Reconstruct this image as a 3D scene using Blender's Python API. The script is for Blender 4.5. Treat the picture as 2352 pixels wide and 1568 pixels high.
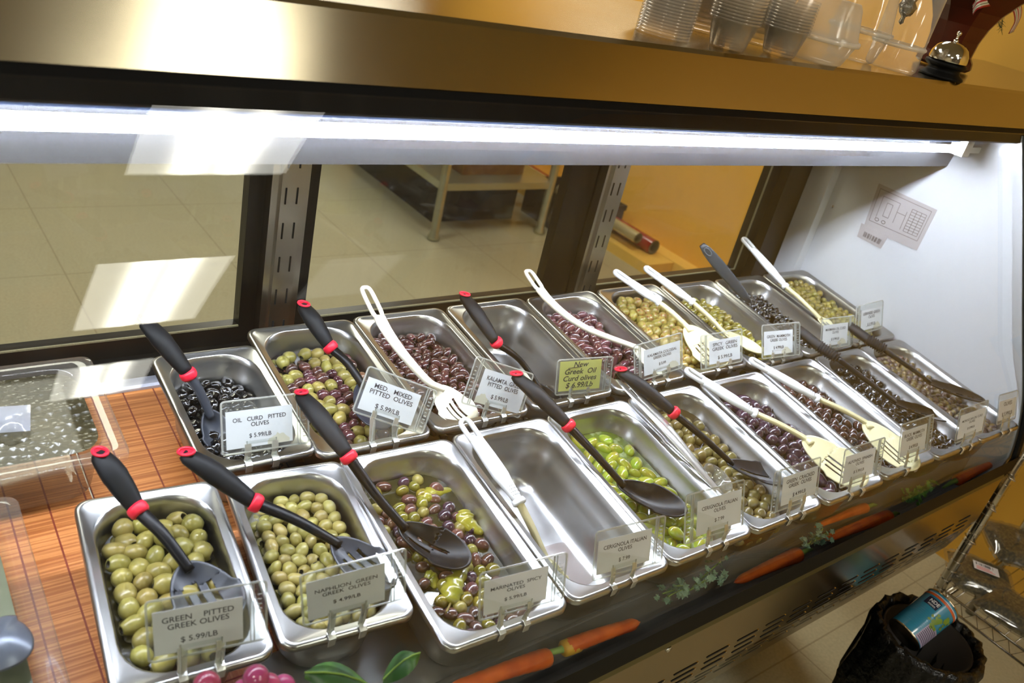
import bpy, bmesh, math, random
import numpy as np
from mathutils import Vector, Matrix

for o in list(bpy.data.objects):
    bpy.data.objects.remove(o)
SC = bpy.context.scene
COL = SC.collection
random.seed(7)
RNG = np.random.default_rng(11)

# ------------------------------------------------------------------ camera
CAM_R = Matrix(((0.7871, 0.6043, 0.1235), (-0.5772, 0.6510, 0.4930), (0.2175, -0.4593, 0.8612)))  # columns: right, forward, up
H = 1.55
FPX = 1944.635
_r, _f, _u = CAM_R.col[0].normalized(), CAM_R.col[1].normalized(), None
_f = (_f - _r * _f.dot(_r)).normalized()
_u = _r.cross(_f)
cam_data = bpy.data.cameras.new('camera')
cam_data.sensor_width = 36.0
cam_data.lens = FPX / 2352 * 36
cam_data.clip_start = 0.02
cam_data.dof.use_dof = True
cam_data.dof.focus_distance = 1.28
cam_data.dof.aperture_fstop = 6.6
cam = bpy.data.objects.new('camera', cam_data)
COL.objects.link(cam)
M = Matrix((_r, _u, -_f)).transposed().to_4x4()
M.translation = Vector((0, 0, H))
cam.matrix_world = M
SC.camera = cam

# ------------------------------------------------------------------ view and world
SC.view_settings.view_transform = 'Standard'
SC.view_settings.look = 'None'
SC.view_settings.gamma = 1.0
SC.view_settings.use_curve_mapping = False
SC.view_settings.exposure = 0.0
SC.cycles.max_bounces = 10
SC.cycles.transparent_max_bounces = 24
SC.cycles.glossy_bounces = 6
SC.cycles.transmission_bounces = 8
SC.cycles.caustics_reflective = False
SC.cycles.caustics_refractive = False
SC.cycles.sample_clamp_indirect = 6.0
SC.cycles.use_denoising = True
world = bpy.data.worlds.new('world')
SC.world = world
world.use_nodes = True
world.node_tree.nodes['Background'].inputs[0].default_value = (0.55, 0.5, 0.42, 1)
world.node_tree.nodes['Background'].inputs[1].default_value = 0.2

LIGHT_CEIL = 14.0       # ceiling troffers over the customers
LIGHT_BACK = 21.0       # added unseen lamps that brighten the preparation room
LIGHT_TUBE = 165.0      # tube inside the case

# ------------------------------------------------------------------ material helpers
MATS = {}
def srgb(c):
    if isinstance(c, str):
        c = [int(c[i:i+2], 16) / 255 for i in (0, 2, 4)]
    return [((x / 12.92) if x <= 0.04045 else ((x + 0.055) / 1.055) ** 2.4) for x in c]

def base(name):
    m = bpy.data.materials.new(name)
    m.use_nodes = True
    nt = m.node_tree
    for n in list(nt.nodes):
        nt.nodes.remove(n)
    out = nt.nodes.new('ShaderNodeOutputMaterial')
    return m, nt, out

def N(nt, t, **kw):
    n = nt.nodes.new(t)
    for k, v in kw.items():
        if k == 'ins':
            for a, b in v.items():
                n.inputs[a].default_value = b
        else:
            setattr(n, k, v)
    return n

def pbr(name, col, rough=0.5, metal=0.0, coat=0.0, trans=0.0, alpha=1.0, ior=1.45, sss=0.0, bump=None, vary=None, obj_vary=0.0, spec=0.5, aniso=0.0, coords='Object', emis=None):
    """bump=(noise scale, strength, distance); vary=(scale, colour2, low, high) mixes a second colour by noise; obj_vary shifts value per object"""
    m, nt, out = base(name)
    b = N(nt, 'ShaderNodeBsdfPrincipled')
    c = list(srgb(col)) + [1]
    b.inputs['Base Color'].default_value = c
    b.inputs['Roughness'].default_value = rough
    b.inputs['Metallic'].default_value = metal
    b.inputs['Coat Weight'].default_value = coat
    b.inputs['Coat Roughness'].default_value = 0.08
    b.inputs['Transmission Weight'].default_value = trans
    b.inputs['IOR'].default_value = ior
    b.inputs['Alpha'].default_value = alpha
    b.inputs['Specular IOR Level'].default_value = spec
    if aniso:
        b.inputs['Anisotropic'].default_value = aniso
    if sss:
        b.inputs['Subsurface Weight'].default_value = sss
        b.inputs['Subsurface Radius'].default_value = (0.004, 0.004, 0.002)
        b.inputs['Subsurface Scale'].default_value = 1.0
    tc = N(nt, 'ShaderNodeTexCoord')
    src = None
    if vary:
        n = N(nt, 'ShaderNodeTexNoise', ins={'Scale': vary[0], 'Detail': 4.0})
        nt.links.new(tc.outputs[coords], n.inputs['Vector'])
        r = N(nt, 'ShaderNodeMapRange', ins={1: vary[2], 2: vary[3]})
        nt.links.new(n.outputs['Fac'], r.inputs[0])
        mx = N(nt, 'ShaderNodeMix', data_type='RGBA')
        mx.inputs[6].default_value = c
        mx.inputs[7].default_value = list(srgb(vary[1])) + [1]
        nt.links.new(r.outputs[0], mx.inputs[0])
        src = mx.outputs[2]
    if obj_vary:
        oi = N(nt, 'ShaderNodeObjectInfo')
        hs = N(nt, 'ShaderNodeHueSaturation')
        hs.inputs['Color'].default_value = c
        if src:
            nt.links.new(src, hs.inputs['Color'])
        mr = N(nt, 'ShaderNodeMapRange', ins={3: 1 - obj_vary, 4: 1 + obj_vary})
        nt.links.new(oi.outputs['Random'], mr.inputs[0])
        nt.links.new(mr.outputs[0], hs.inputs['Value'])
        mh = N(nt, 'ShaderNodeMath', operation='MULTIPLY_ADD')
        mh.inputs[1].default_value = 0.03 * (1 if obj_vary < .5 else .5)
        mh.inputs[2].default_value = 0.485
        wn = N(nt, 'ShaderNodeTexWhiteNoise', noise_dimensions='1D')
        nt.links.new(oi.outputs['Random'], wn.inputs['W'])
        nt.links.new(wn.outputs['Value'], mh.inputs[0])
        nt.links.new(mh.outputs[0], hs.inputs['Hue'])
        src = hs.outputs['Color']
    if src:
        nt.links.new(src, b.inputs['Base Color'])
    if bump:
        n2 = N(nt, 'ShaderNodeTexNoise', ins={'Scale': bump[0], 'Detail': 3.0})
        nt.links.new(tc.outputs[coords], n2.inputs['Vector'])
        bp = N(nt, 'ShaderNodeBump', ins={'Strength': bump[1], 'Distance': bump[2]})
        nt.links.new(n2.outputs['Fac'], bp.inputs['Height'])
        nt.links.new(bp.outputs[0], b.inputs['Normal'])
    if emis:
        b.inputs['Emission Color'].default_value = list(emis[0]) + [1]
        b.inputs['Emission Strength'].default_value = emis[1]
    nt.links.new(b.outputs[0], out.inputs[0])
    MATS[name] = m
    return m

def emit(name, col, strength):
    m, nt, out = base(name)
    e = N(nt, 'ShaderNodeEmission', ins={'Color': list(col) + [1], 'Strength': strength})
    nt.links.new(e.outputs[0], out.inputs[0])
    return m

def lamp_pattern(name, col, strength):
    """prismatic diffuser with two brighter bands where the tubes run"""
    m, nt, out = base(name)
    tc = N(nt, 'ShaderNodeTexCoord'); sp = N(nt, 'ShaderNodeSeparateXYZ')
    nt.links.new(tc.outputs['Generated'], sp.inputs[0])
    last = None
    for c in (.36, .64):
        a = N(nt, 'ShaderNodeMath', operation='SUBTRACT', ins={1: c}); nt.links.new(sp.outputs['X'], a.inputs[0])
        b = N(nt, 'ShaderNodeMath', operation='MULTIPLY'); nt.links.new(a.outputs[0], b.inputs[0]); nt.links.new(a.outputs[0], b.inputs[1])
        d = N(nt, 'ShaderNodeMath', operation='MULTIPLY', ins={1: -90.0}); nt.links.new(b.outputs[0], d.inputs[0])
        e = N(nt, 'ShaderNodeMath', operation='EXPONENT'); nt.links.new(d.outputs[0], e.inputs[0])
        if last:
            s_ = N(nt, 'ShaderNodeMath', operation='ADD'); nt.links.new(last.outputs[0], s_.inputs[0]); nt.links.new(e.outputs[0], s_.inputs[1]); e = s_
        last = e
    f = N(nt, 'ShaderNodeMath', operation='MULTIPLY_ADD', ins={1: strength * 2.0, 2: strength * .45}); nt.links.new(last.outputs[0], f.inputs[0])
    em = N(nt, 'ShaderNodeEmission', ins={'Color': list(col) + [1]}); nt.links.new(f.outputs[0], em.inputs['Strength'])
    nt.links.new(em.outputs[0], out.inputs[0])
    return m

def thin_clear(name, tint=(0.97, 0.98, 0.98), f0=0.04, f90=1.0, haze=0.0, haze_col=(0.8, 0.8, 0.8), rough=0.0, streaks=0.0, power=5.0, coords='Object'):
    """a thin transparent sheet: straight see-through plus a mirror share that grows at grazing angles, and a little dust"""
    m, nt, out = base(name)
    geo = N(nt, 'ShaderNodeNewGeometry')
    dot = N(nt, 'ShaderNodeVectorMath', operation='DOT_PRODUCT')
    nt.links.new(geo.outputs['Normal'], dot.inputs[0])
    nt.links.new(geo.outputs['Incoming'], dot.inputs[1])
    ab = N(nt, 'ShaderNodeMath', operation='ABSOLUTE')
    nt.links.new(dot.outputs['Value'], ab.inputs[0])
    sub = N(nt, 'ShaderNodeMath', operation='SUBTRACT', ins={0: 1.0})
    nt.links.new(ab.outputs[0], sub.inputs[1])
    pw = N(nt, 'ShaderNodeMath', operation='POWER', ins={1: power})
    nt.links.new(sub.outputs[0], pw.inputs[0])
    ma = N(nt, 'ShaderNodeMath', operation='MULTIPLY_ADD', ins={1: f90 - f0, 2: f0})
    nt.links.new(pw.outputs[0], ma.inputs[0])
    tr = N(nt, 'ShaderNodeBsdfTransparent', ins={'Color': list(tint) + [1]})
    gl = N(nt, 'ShaderNodeBsdfGlossy', ins={'Roughness': rough})
    mx = N(nt, 'ShaderNodeMixShader')
    nt.links.new(ma.outputs[0], mx.inputs[0])
    nt.links.new(tr.outputs[0], mx.inputs[1])
    nt.links.new(gl.outputs[0], mx.inputs[2])
    last = mx
    if haze or streaks:
        df = N(nt, 'ShaderNodeBsdfDiffuse', ins={'Color': list(haze_col) + [1]})
        m2 = N(nt, 'ShaderNodeMixShader')
        m2.inputs[0].default_value = haze
        if streaks:
            tc = N(nt, 'ShaderNodeTexCoord')
            mp = N(nt, 'ShaderNodeMapping')
            mp.inputs['Rotation'].default_value = (0.35, 0.0, 0.5)
            mp.inputs['Scale'].default_value = (9.0, 1.4, 1.0)
            nt.links.new(tc.outputs[coords], mp.inputs[0])
            nz = N(nt, 'ShaderNodeTexNoise', ins={'Scale': 3.0, 'Detail': 6.0, 'Roughness': 0.65})
            nt.links.new(mp.outputs[0], nz.inputs['Vector'])
            r = N(nt, 'ShaderNodeMapRange', ins={1: 0.5, 2: 0.8, 3: haze, 4: haze + streaks})
            nt.links.new(nz.outputs['Fac'], r.inputs[0])
            nt.links.new(r.outputs[0], m2.inputs[0])
        nt.links.new(mx.outputs[0], m2.inputs[1])
        nt.links.new(df.outputs[0], m2.inputs[2])
        last = m2
    nt.links.new(last.outputs[0], out.inputs[0])
    return m

def brushed(name, col, rough=0.25, along=(1, 400, 400), aniso=0.0, rot=0.0, bump=0.00003, smear=0.0, tangent=None):
    m, nt, out = base(name)
    b = N(nt, 'ShaderNodeBsdfPrincipled', ins={'Metallic': 1.0, 'Roughness': rough})
    b.inputs['Base Color'].default_value = list(srgb(col)) + [1]
    tc = N(nt, 'ShaderNodeTexCoord')
    mp = N(nt, 'ShaderNodeMapping')
    mp.inputs['Scale'].default_value = along
    nt.links.new(tc.outputs['Object'], mp.inputs[0])
    n = N(nt, 'ShaderNodeTexNoise', ins={'Scale': 3.0, 'Detail': 2.0})
    nt.links.new(mp.outputs[0], n.inputs['Vector'])
    r = N(nt, 'ShaderNodeMapRange', ins={3: max(rough - 0.02, 0.02), 4: rough + 0.02})
    nt.links.new(n.outputs['Fac'], r.inputs[0])
    last = r.outputs[0]
    if smear:
        n3 = N(nt, 'ShaderNodeTexNoise', ins={'Scale': 7.0, 'Detail': 5.0})
        nt.links.new(tc.outputs['Object'], n3.inputs['Vector'])
        ad = N(nt, 'ShaderNodeMath', operation='MULTIPLY_ADD', ins={1: smear})
        nt.links.new(n3.outputs['Fac'], ad.inputs[0])
        nt.links.new(last, ad.inputs[2])
        last = ad.outputs[0]
    nt.links.new(last, b.inputs['Roughness'])
    if aniso:
        b.inputs['Anisotropic'].default_value = aniso
        b.inputs['Anisotropic Rotation'].default_value = rot
        tg = N(nt, 'ShaderNodeTangent', direction_type='RADIAL', axis=tangent or 'Z')
        nt.links.new(tg.outputs[0], b.inputs['Tangent'])
    nt.links.new(b.outputs[0], out.inputs[0])
    return m

# ------------------------------------------------------------------ object helpers
def link(name, me, mats, parent=None):
    o = bpy.data.objects.new(name, me)
    COL.objects.link(o)
    if mats is not None:
        for mm in (mats if isinstance(mats, (list, tuple)) else [mats]):
            me.materials.append(mm)
    if parent is not None:
        o.parent = parent
        o.matrix_parent_inverse = parent.matrix_world.inverted()
    return o

def obj(name, bm, mats, parent=None, smooth=False, recalc=True):
    if recalc:
        bmesh.ops.recalc_face_normals(bm, faces=bm.faces)
    me = bpy.data.meshes.new(name)
    bm.to_mesh(me)
    bm.free()
    if smooth:
        for p in me.polygons:
            p.use_smooth = True
    return link(name, me, mats, parent)

def empty(name, loc, label, cat, group=None):
    o = bpy.data.objects.new(name, None)
    COL.objects.link(o)
    o.location = loc
    o.matrix_world = Matrix.Translation(Vector(loc))
    tag(o, label, cat, group)
    return o

def tag(o, label=None, cat=None, group=None, kind=None):
    if label: o['label'] = label
    if cat: o['category'] = cat
    if group: o['group'] = group
    if kind: o['kind'] = kind
    return o

def box(bm, lo, hi, mat=0, mtx=None):
    vs = [bm.verts.new((x, y, z)) for x in (lo[0], hi[0]) for y in (lo[1], hi[1]) for z in (lo[2], hi[2])]
    if mtx is not None:
        for v in vs: v.co = mtx @ v.co
    for f in ((0, 1, 3, 2), (4, 6, 7, 5), (0, 4, 5, 1), (2, 3, 7, 6), (0, 2, 6, 4), (1, 5, 7, 3)):
        bm.faces.new([vs[i] for i in f]).material_index = mat
    return vs

def prism(bm, prof, x0, x1, mat=0, axis=0):
    """prof: list of (y, z); extruded along x"""
    a = [bm.verts.new((x0, p[0], p[1])) for p in prof]
    b = [bm.verts.new((x1, p[0], p[1])) for p in prof]
    n = len(prof)
    bm.faces.new(a).material_index = mat
    bm.faces.new(list(reversed(b))).material_index = mat
    for i in range(n):
        bm.faces.new((a[i], a[(i+1) % n], b[(i+1) % n], b[i])).material_index = mat

def strip(bm, prof, x0, x1, mat=0, nx=1):
    """open sheet following prof (y, z) between two x"""
    rows = []
    for p in prof:
        rows.append([bm.verts.new((x0 + (x1 - x0) * i / nx, p[0], p[1])) for i in range(nx + 1)])
    for i in range(len(prof) - 1):
        for j in range(nx):
            bm.faces.new((rows[i][j], rows[i][j+1], rows[i+1][j+1], rows[i+1][j])).material_index = mat

def sweep(bm, pts, ra, rb=None, side=Vector((0, 0, 1)), n=12, mat=0, closed=False, power=2.0, caps=True):
    """tube along pts; ra, rb half sizes along side and across it; superellipse section"""
    pts = [Vector(p) for p in pts]
    m = len(pts)
    if not hasattr(ra, '__len__'): ra = [ra] * m
    if rb is None: rb = ra
    if not hasattr(rb, '__len__'): rb = [rb] * m
    rings = []
    for i in range(m):
        if closed:
            t = pts[(i+1) % m] - pts[i-1]
        else:
            t = pts[min(i+1, m-1)] - pts[max(i-1, 0)]
        t.normalize()
        s = side - t * side.dot(t)
        if s.length < 1e-5:
            s = t.orthogonal()
        s.normalize()
        q = t.cross(s)
        ring = []
        for k in range(n):
            a = 2 * math.pi * k / n
            ca, sa = math.cos(a), math.sin(a)
            ca = math.copysign(abs(ca) ** (2 / power), ca)
            sa = math.copysign(abs(sa) ** (2 / power), sa)
            ring.append(bm.verts.new(pts[i] + s * (ra[i] * ca) + q * (rb[i] * sa)))
        rings.append(ring)
    for i in range(m if closed else m - 1):
        A, B = rings[i], rings[(i+1) % m]
        for k in range(n):
            bm.faces.new((A[k], A[(k+1) % n], B[(k+1) % n], B[k])).material_index = mat
    if caps and not closed:
        bm.faces.new(list(reversed(rings[0]))).material_index = mat
        bm.faces.new(rings[-1]).material_index = mat

def bez(ps, n=16):
    """Catmull-Rom through ps"""
    ps = [Vector(p) for p in ps]
    q = [ps[0] * 2 - ps[1]] + ps + [ps[-1] * 2 - ps[-2]]
    out = []
    for i in range(1, len(q) - 2):
        for k in range(n):
            t = k / n
            a, b, c, d = q[i-1], q[i], q[i+1], q[i+2]
            out.append(0.5 * ((2 * b) + (c - a) * t + (2 * a - 5 * b + 4 * c - d) * t * t + (3 * b - a - 3 * c + d) * t ** 3))
    out.append(ps[-1])
    return out

def lathe(bm, prof, n=32, loc=(0, 0, 0), mat=0, axis=None, rfun=None):
    """prof (r, z) from bottom to top"""
    loc = Vector(loc)
    rot = axis.to_track_quat('Z', 'Y').to_matrix() if axis is not None else None
    rings = []
    for (r, z) in prof:
        if r < 1e-6:
            v = Vector((0, 0, z))
            rings.append([bm.verts.new(loc + (rot @ v if rot else v))])
        else:
            ring = []
            for k in range(n):
                a = 2 * math.pi * k / n
                rr = rfun(r, z, a) if rfun else r
                v = Vector((rr * math.cos(a), rr * math.sin(a), z))
                ring.append(bm.verts.new(loc + (rot @ v if rot else v)))
            rings.append(ring)
    for A, B in zip(rings, rings[1:]):
        if len(A) == 1 and len(B) == 1: continue
        for k in range(n):
            if len(A) == 1:
                f = (A[0], B[(k+1) % n], B[k])
            elif len(B) == 1:
                f = (A[k], A[(k+1) % n], B[0])
            else:
                f = (A[k], A[(k+1) % n], B[(k+1) % n], B[k])
            bm.faces.new(f).material_index = mat

def rrect(w, l, r, n=6):
    """rounded rectangle outline, w by l, centred at x, from y=0 to l shifted by caller"""
    out = []
    for cx, cy, a0 in ((w/2 - r, l/2 - r, 0), (-w/2 + r, l/2 - r, 90), (-w/2 + r, -l/2 + r, 180), (w/2 - r, -l/2 + r, 270)):
        for k in range(n + 1):
            a = math.radians(a0 + 90 * k / n)
            out.append((cx + r * math.cos(a), cy + r * math.sin(a)))
    return out

# pixel of the 2352x1568 frame -> point of the world on a real surface
def ray(x, y):
    return _r * (x - 1176) + _f * FPX - _u * (y - 784)
TILT = 0.1137038604986374
DROP = 0.780462059692223
EY = Vector((0, math.cos(TILT), math.sin(TILT)))
EN = Vector((0, -math.sin(TILT), math.cos(TILT)))
O0 = Vector((0, 0, H - DROP))
C0 = Vector((0, 0, H))
def dk(u, v, h=0.0):
    """point in deck coordinates: u along the case, v to the back up the slope, h above the pans' rim level"""
    return O0 + Vector((u, 0, 0)) + EY * v + EN * h
def on_deck(x, y, h=0.0):
    r = ray(x, y); t = ((O0 - C0).dot(EN) + h) / r.dot(EN)
    return C0 + r * t
def on_z(x, y, z):
    r = ray(x, y); return C0 + r * ((z - H) / r.z)
def on_y(x, y, Y):
    r = ray(x, y); return C0 + r * (Y / r.y)
def on_x(x, y, X):
    r = ray(x, y); return C0 + r * (X / r.x)
# ------------------------------------------------------------------ materials
STEEL = pbr('pan_steel', 'c0c0bf', 0.29, 1.0, vary=(9, 'a3a29e', 0.35, 0.8), bump=(60, 0.05, 0.0004))
STEEL_IN = STEEL
CHROME = pbr('chrome', 'e4e3de', 0.10, 1.0)
CLIPM = pbr('clip_metal', 'e2e2dc', 0.3, 0.75)
FASCIA = brushed('brushed_lid', 'c4b99e', 0.18, (1, 300, 300), smear=0.03, aniso=0.85, tangent='X')
POSTM = brushed('post_steel', 'bdb8ad', 0.26, (300, 300, 2))
PANEL = brushed('front_panel_steel', 'b3a284', 0.17, (1, 200, 200), smear=0.05)
BLACKP = pbr('black_trim', '080808', 0.5, spec=.2)
DARKF = pbr('dark_bronze_frame', '2b2723', 0.3, 0.6)
SLOTM = pbr('slot_dark', '0a0a0a', 0.8)
WHITEP = pbr('white_enamel', 'd4d7dc', 0.28, coat=0.3)
GREYHOOD = pbr('hood_grey', '8e8f96', 0.10, 0.92)
REFLECT = pbr('lamp_reflector', '45506a', 0.35, 0.6, bump=(220, 0.5, 0.002))
TUBE = emit('tube_light', (0.83, 0.875, 1.0), LIGHT_TUBE)
TROFF = lamp_pattern('troffer_light', (1.0, 0.97, 0.86), LIGHT_CEIL)
FILLB = emit('fill_light_back', (1.0, 0.95, 0.82), LIGHT_BACK)  # glow of the lamps added to light the back room
WHITEC = pbr('ceiling_white', '9c978b', 0.8)
AMBER = pbr('amber_wall', 'e9b54a', 0.55, vary=(1.2, 'dea83e', 0.35, 0.7))
AMBER2 = pbr('amber_board', 'efc45e', 0.5)
BEIGEW = pbr('beige_wall', 'b9a98a', 0.7)
DARKW = pbr('dark_shelving', '4a4034', 0.7, vary=(2.2, '8c7b60', 0.45, 0.62))
RED = pbr('red_rubber', 'e0203a', 0.4)
BLACKR = pbr('black_rubber', '0e0f11', 0.5, vary=(40, '17181b', 0.4, 0.7), spec=.22)
BLACKN = pbr('black_nylon', '08090c', 0.33, spec=.22)
GREYN = pbr('grey_nylon', '30343d', 0.38)
WHITEN = pbr('white_plastic', 'eef0f2', 0.3)
CREAMN = pbr('cream_plastic', 'e6dcae', 0.35)
IVORYN = pbr('ivory_spoon', 'efe9d6', 0.4, vary=(30, 'd9c9a4', 0.55, 0.8))
PAPER = pbr('card_paper', 'e9ebf2', 0.6, vary=(14, 'd9dae2', 0.5, 0.8))
PAPERS = pbr('stained_paper', 'd8d4c2', 0.7)
YELLOWP = pbr('yellow_note', 'e6e884', 0.6)
INK = pbr('ink', '24243a', 0.7)
INKB = pbr('felt_pen', '101014', 0.6)
ACRYL = thin_clear('acrylic', (0.93, 0.95, 0.94), 0.05, 0.8, haze=0.05, haze_col=(0.85, 0.85, 0.82), rough=0.05)
ACEDGE = thin_clear('acrylic_edge', (0.85, 0.87, 0.85), 0.12, 0.9, haze=0.30, haze_col=(0.8, 0.8, 0.76), rough=0.1)

def floor_material():
    m, nt, out = base('linoleum')
    b = N(nt, 'ShaderNodeBsdfPrincipled', ins={'Roughness': 0.32})
    tc = N(nt, 'ShaderNodeTexCoord')
    n1 = N(nt, 'ShaderNodeTexNoise', ins={'Scale': 120.0, 'Detail': 3.0})
    nt.links.new(tc.outputs['Object'], n1.inputs['Vector'])
    br = N(nt, 'ShaderNodeTexBrick', offset=0.0, ins={'Scale': 1.0, 'Mortar Size': 0.0022, 'Brick Width': 0.61, 'Row Height': 0.61})
    br.inputs['Color1'].default_value = list(srgb('b0aa8e')) + [1]
    br.inputs['Color2'].default_value = list(srgb('b2ac90')) + [1]
    br.inputs['Mortar'].default_value = list(srgb('948c72')) + [1]
    nt.links.new(tc.outputs['Object'], br.inputs['Vector'])
    mx = N(nt, 'ShaderNodeMix', data_type='RGBA', blend_type='MULTIPLY')
    mx.inputs[0].default_value = 0.35
    cr = N(nt, 'ShaderNodeMapRange', ins={1: 0.3, 2: 0.65, 3: 0.55, 4: 1.0})
    nt.links.new(n1.outputs['Fac'], cr.inputs[0])
    nt.links.new(br.outputs['Color'], mx.inputs[6])
    nt.links.new(cr.outputs[0], mx.inputs[7])
    nt.links.new(mx.outputs[2], b.inputs['Base Color'])
    nt.links.new(b.outputs[0], out.inputs[0])
    return m
LINO = floor_material()

# ------------------------------------------------------------------ room shell
def struct(name, lo, hi, m):
    bm = bmesh.new(); box(bm, lo, hi)
    o = obj(name, bm, m); tag(o, kind='structure'); return o
XL, XR, YF, YB, CE = -3.2, 3.5, -5.2, 6.4, 2.75
struct('floor', (XL, YF, -0.1), (XR + .1, YB, 0), LINO)
struct('ceiling', (XL, YF, CE), (XR + .1, YB, CE + 0.1), WHITEC)
struct('wall_right', (XR, YF, 0), (XR + 0.1, YB, CE), AMBER)
struct('wall_left', (XL - 0.1, YF, 0), (XL, YB, CE), BEIGEW)
struct('wall_back', (XL, YB, 0), (XR, YB + 0.1, CE), BEIGEW)
struct('wall_front', (XL, YF - 0.1, 0), (XR, YF, CE), DARKW)
struct('wall_side', (2.65, YF, 0), (2.75, 1.30, CE), AMBER)
struct('wall_corner', (2.75, 1.20, 0), (XR, 1.30, CE), AMBER)
struct('baseboard_right', (3.40, 1.6, 0.0), (XR, YB, 0.055), AMBER2)

def troffer(lo, hi, m, label):
    cx, cy = (lo[0]+hi[0])/2, (lo[1]+hi[1])/2
    t = empty('ceiling_light', (cx, cy, CE), label, 'ceiling light', 'fluorescent ceiling lights')
    bm = bmesh.new(); box(bm, (lo[0], lo[1], CE - 0.018), (hi[0], hi[1], CE - 0.012)); obj('diffuser', bm, m, t)
    bm = bmesh.new()
    for a, b in (((lo[0]-.02, lo[1]-.02), (hi[0]+.02, lo[1])), ((lo[0]-.02, hi[1]), (hi[0]+.02, hi[1]+.02)), ((lo[0]-.02, lo[1]), (lo[0], hi[1])), ((hi[0], lo[1]), (hi[0]+.02, hi[1]))):
        box(bm, (a[0], a[1], CE - 0.022), (b[0], b[1], CE))
    obj('frame', bm, WHITEC, t)
troffer((0.83, -1.47), (1.44, -1.00), TROFF, 'square ceiling light nearest the front of the deli case, mirrored in its lid')
troffer((0.84, -3.02), (1.44, -2.22), TROFF, 'ceiling light mirrored in the middle of the left part of the glass')
troffer((0.83, -4.05), (1.34, -3.55), TROFF, 'ceiling light mirrored low in the glass over the bamboo mat')
DIMPANEL = emit('dim_mirror_panel', (1.0, 0.96, 0.86), LIGHT_CEIL * .07)
troffer((1.98, -2.9), (2.45, -2.35), DIMPANEL, 'added dim ceiling panel for a faint mirror image in the glass, nearest the amber wall')  # invented weak panel, there only for pale shapes reflected in the glass
troffer((-2.4, -3.0), (-1.2, -2.4), TROFF, 'added fill light on the ceiling far to the left behind the customers')  # added for general illumination, outside the mirrored area of the glass
troffer((-1.3, -0.45), (-0.7, 0.0), TROFF, 'added fill light on the ceiling over the left end of the case')  # added to brighten the case front and floor, not mirrored in the glass
troffer((-0.6, 2.2), (0.6, 2.8), FILLB, 'added fill light of the preparation room over the bare floor')  # unseen lamp added to light the floor behind the case
troffer((1.6, 4.2), (2.8, 4.8), FILLB, 'added fill light of the preparation room beyond the steel table')  # unseen lamp added to light the far part of the back room
troffer((2.2, 1.7), (2.8, 2.3), FILLB, 'added fill light close to the amber wall behind the case')  # unseen lamp added to brighten the wall and floor near the rear doors

# ------------------------------------------------------------------ the deli case
X0, X1 = -1.3, 1.885
case = empty('deli_display_case', (0.4, 0.8, 0.0), 'long refrigerated deli case with slanted curved glass front and brushed steel top', 'display case')
def cpart(name, bm, m, smooth=False, label=None, parent=None):
    o = obj(name, bm, m, parent or case, smooth)
    if label: o['label'] = label
    return o
# top counter with slanting brushed front
bm = bmesh.new(); prism(bm, [(0.733, 1.358), (0.738, 1.353), (0.76, 1.36), (1.19, 1.36), (1.19, 1.424), (0.766, 1.424), (0.7605, 1.419)], X0, 2.62)
top = cpart('top_counter', bm, FASCIA, label='brushed steel top with a slanting front edge')
bm = bmesh.new(); prism(bm, [(0.716, 1.334), (0.722, 1.330), (0.748, 1.352), (0.742, 1.357), (0.733, 1.357)], X0, X1 + .03)
cpart('top_gasket', bm, BLACKP, label='black strip holding the glass')
# hood behind the glass: dark soffit, grey inner face, lamp
bm = bmesh.new(); prism(bm, [(0.745, 1.357), (0.745, 1.351), (1.16, 1.351), (1.16, 1.357)], X0, X1)
cpart('hood_soffit', bm, BLACKP)
bm = bmesh.new(); prism(bm, [(0.842, 1.35), (0.828, 1.35), (0.828, 1.262), (0.831, 1.2415), (0.838, 1.2415)], X0, X1 - 0.002)
cpart('hood_face', bm, GREYHOOD, label='grey inner face of the hood')
bm = bmesh.new(); prism(bm, [(0.826, 1.338), (0.792, 1.318), (0.790, 1.307), (0.794, 1.307), (0.827, 1.318)], X0, 1.80)
lamp = cpart('case_lamp', bm, REFLECT, label='strip lamp with ribbed reflector under the lid')
bm = bmesh.new(); sweep(bm, [(X0 + .02, .790, 1.294), (1.80, .790, 1.294)], .0075, n=16)
obj('lamp_tube', bm, TUBE, lamp, smooth=True)
bm = bmesh.new()
box(bm, (1.80, .776, 1.282), (1.83, .806, 1.318)); box(bm, (1.83, .782, 1.288), (X1, .798, 1.300))
obj('lamp_socket', bm, WHITEN, lamp)

# the curved pane: two faces 6 mm apart
PROF = [(0.7195, 1.352), (0.711, 1.338), (0.655, 1.230), (0.602, 1.125), (0.545, 1.012), (0.489, .903), (.468, .858), (.452, .812), (.442, .77), (.437, .742)]
def refine(prof, k=5):
    pts = bez([Vector((0, p[0], p[1])) for p in prof], k)
    return [(p.y, p.z) for p in pts]
PR = refine(PROF)
def offs(prof, d):
    out = []
    for i, p in enumerate(prof):
        a = Vector(prof[max(i-1, 0)]); b = Vector(prof[min(i+1, len(prof)-1)])
        t = (b - a).normalized()
        out.append((p[0] - t.y * d * -1 * -1, p[1] + t.x * d))
    return out
GLASS = thin_clear('case_glass', (0.97, 0.985, 0.975), 0.038, 0.9, haze=0.002, haze_col=(0.75, 0.78, 0.85), streaks=0.012)
bm = bmesh.new(); strip(bm, PR, X0, X1 + .012)
INNER = offs(PR, 1.0)
INNER = [(a[0] + (b[0] - a[0]) * g, a[1] + (b[1] - a[1]) * g) for a, b, g in ((a, b, .006 + .016 * max(0, min(1, (a[1] - .84) / .12))) for a, b in zip(PR, INNER))]
strip(bm, INNER, X0, X1 + .012)
cpart('front_glass', bm, GLASS, smooth=True, label='slanted curved clear glass front')

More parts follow.
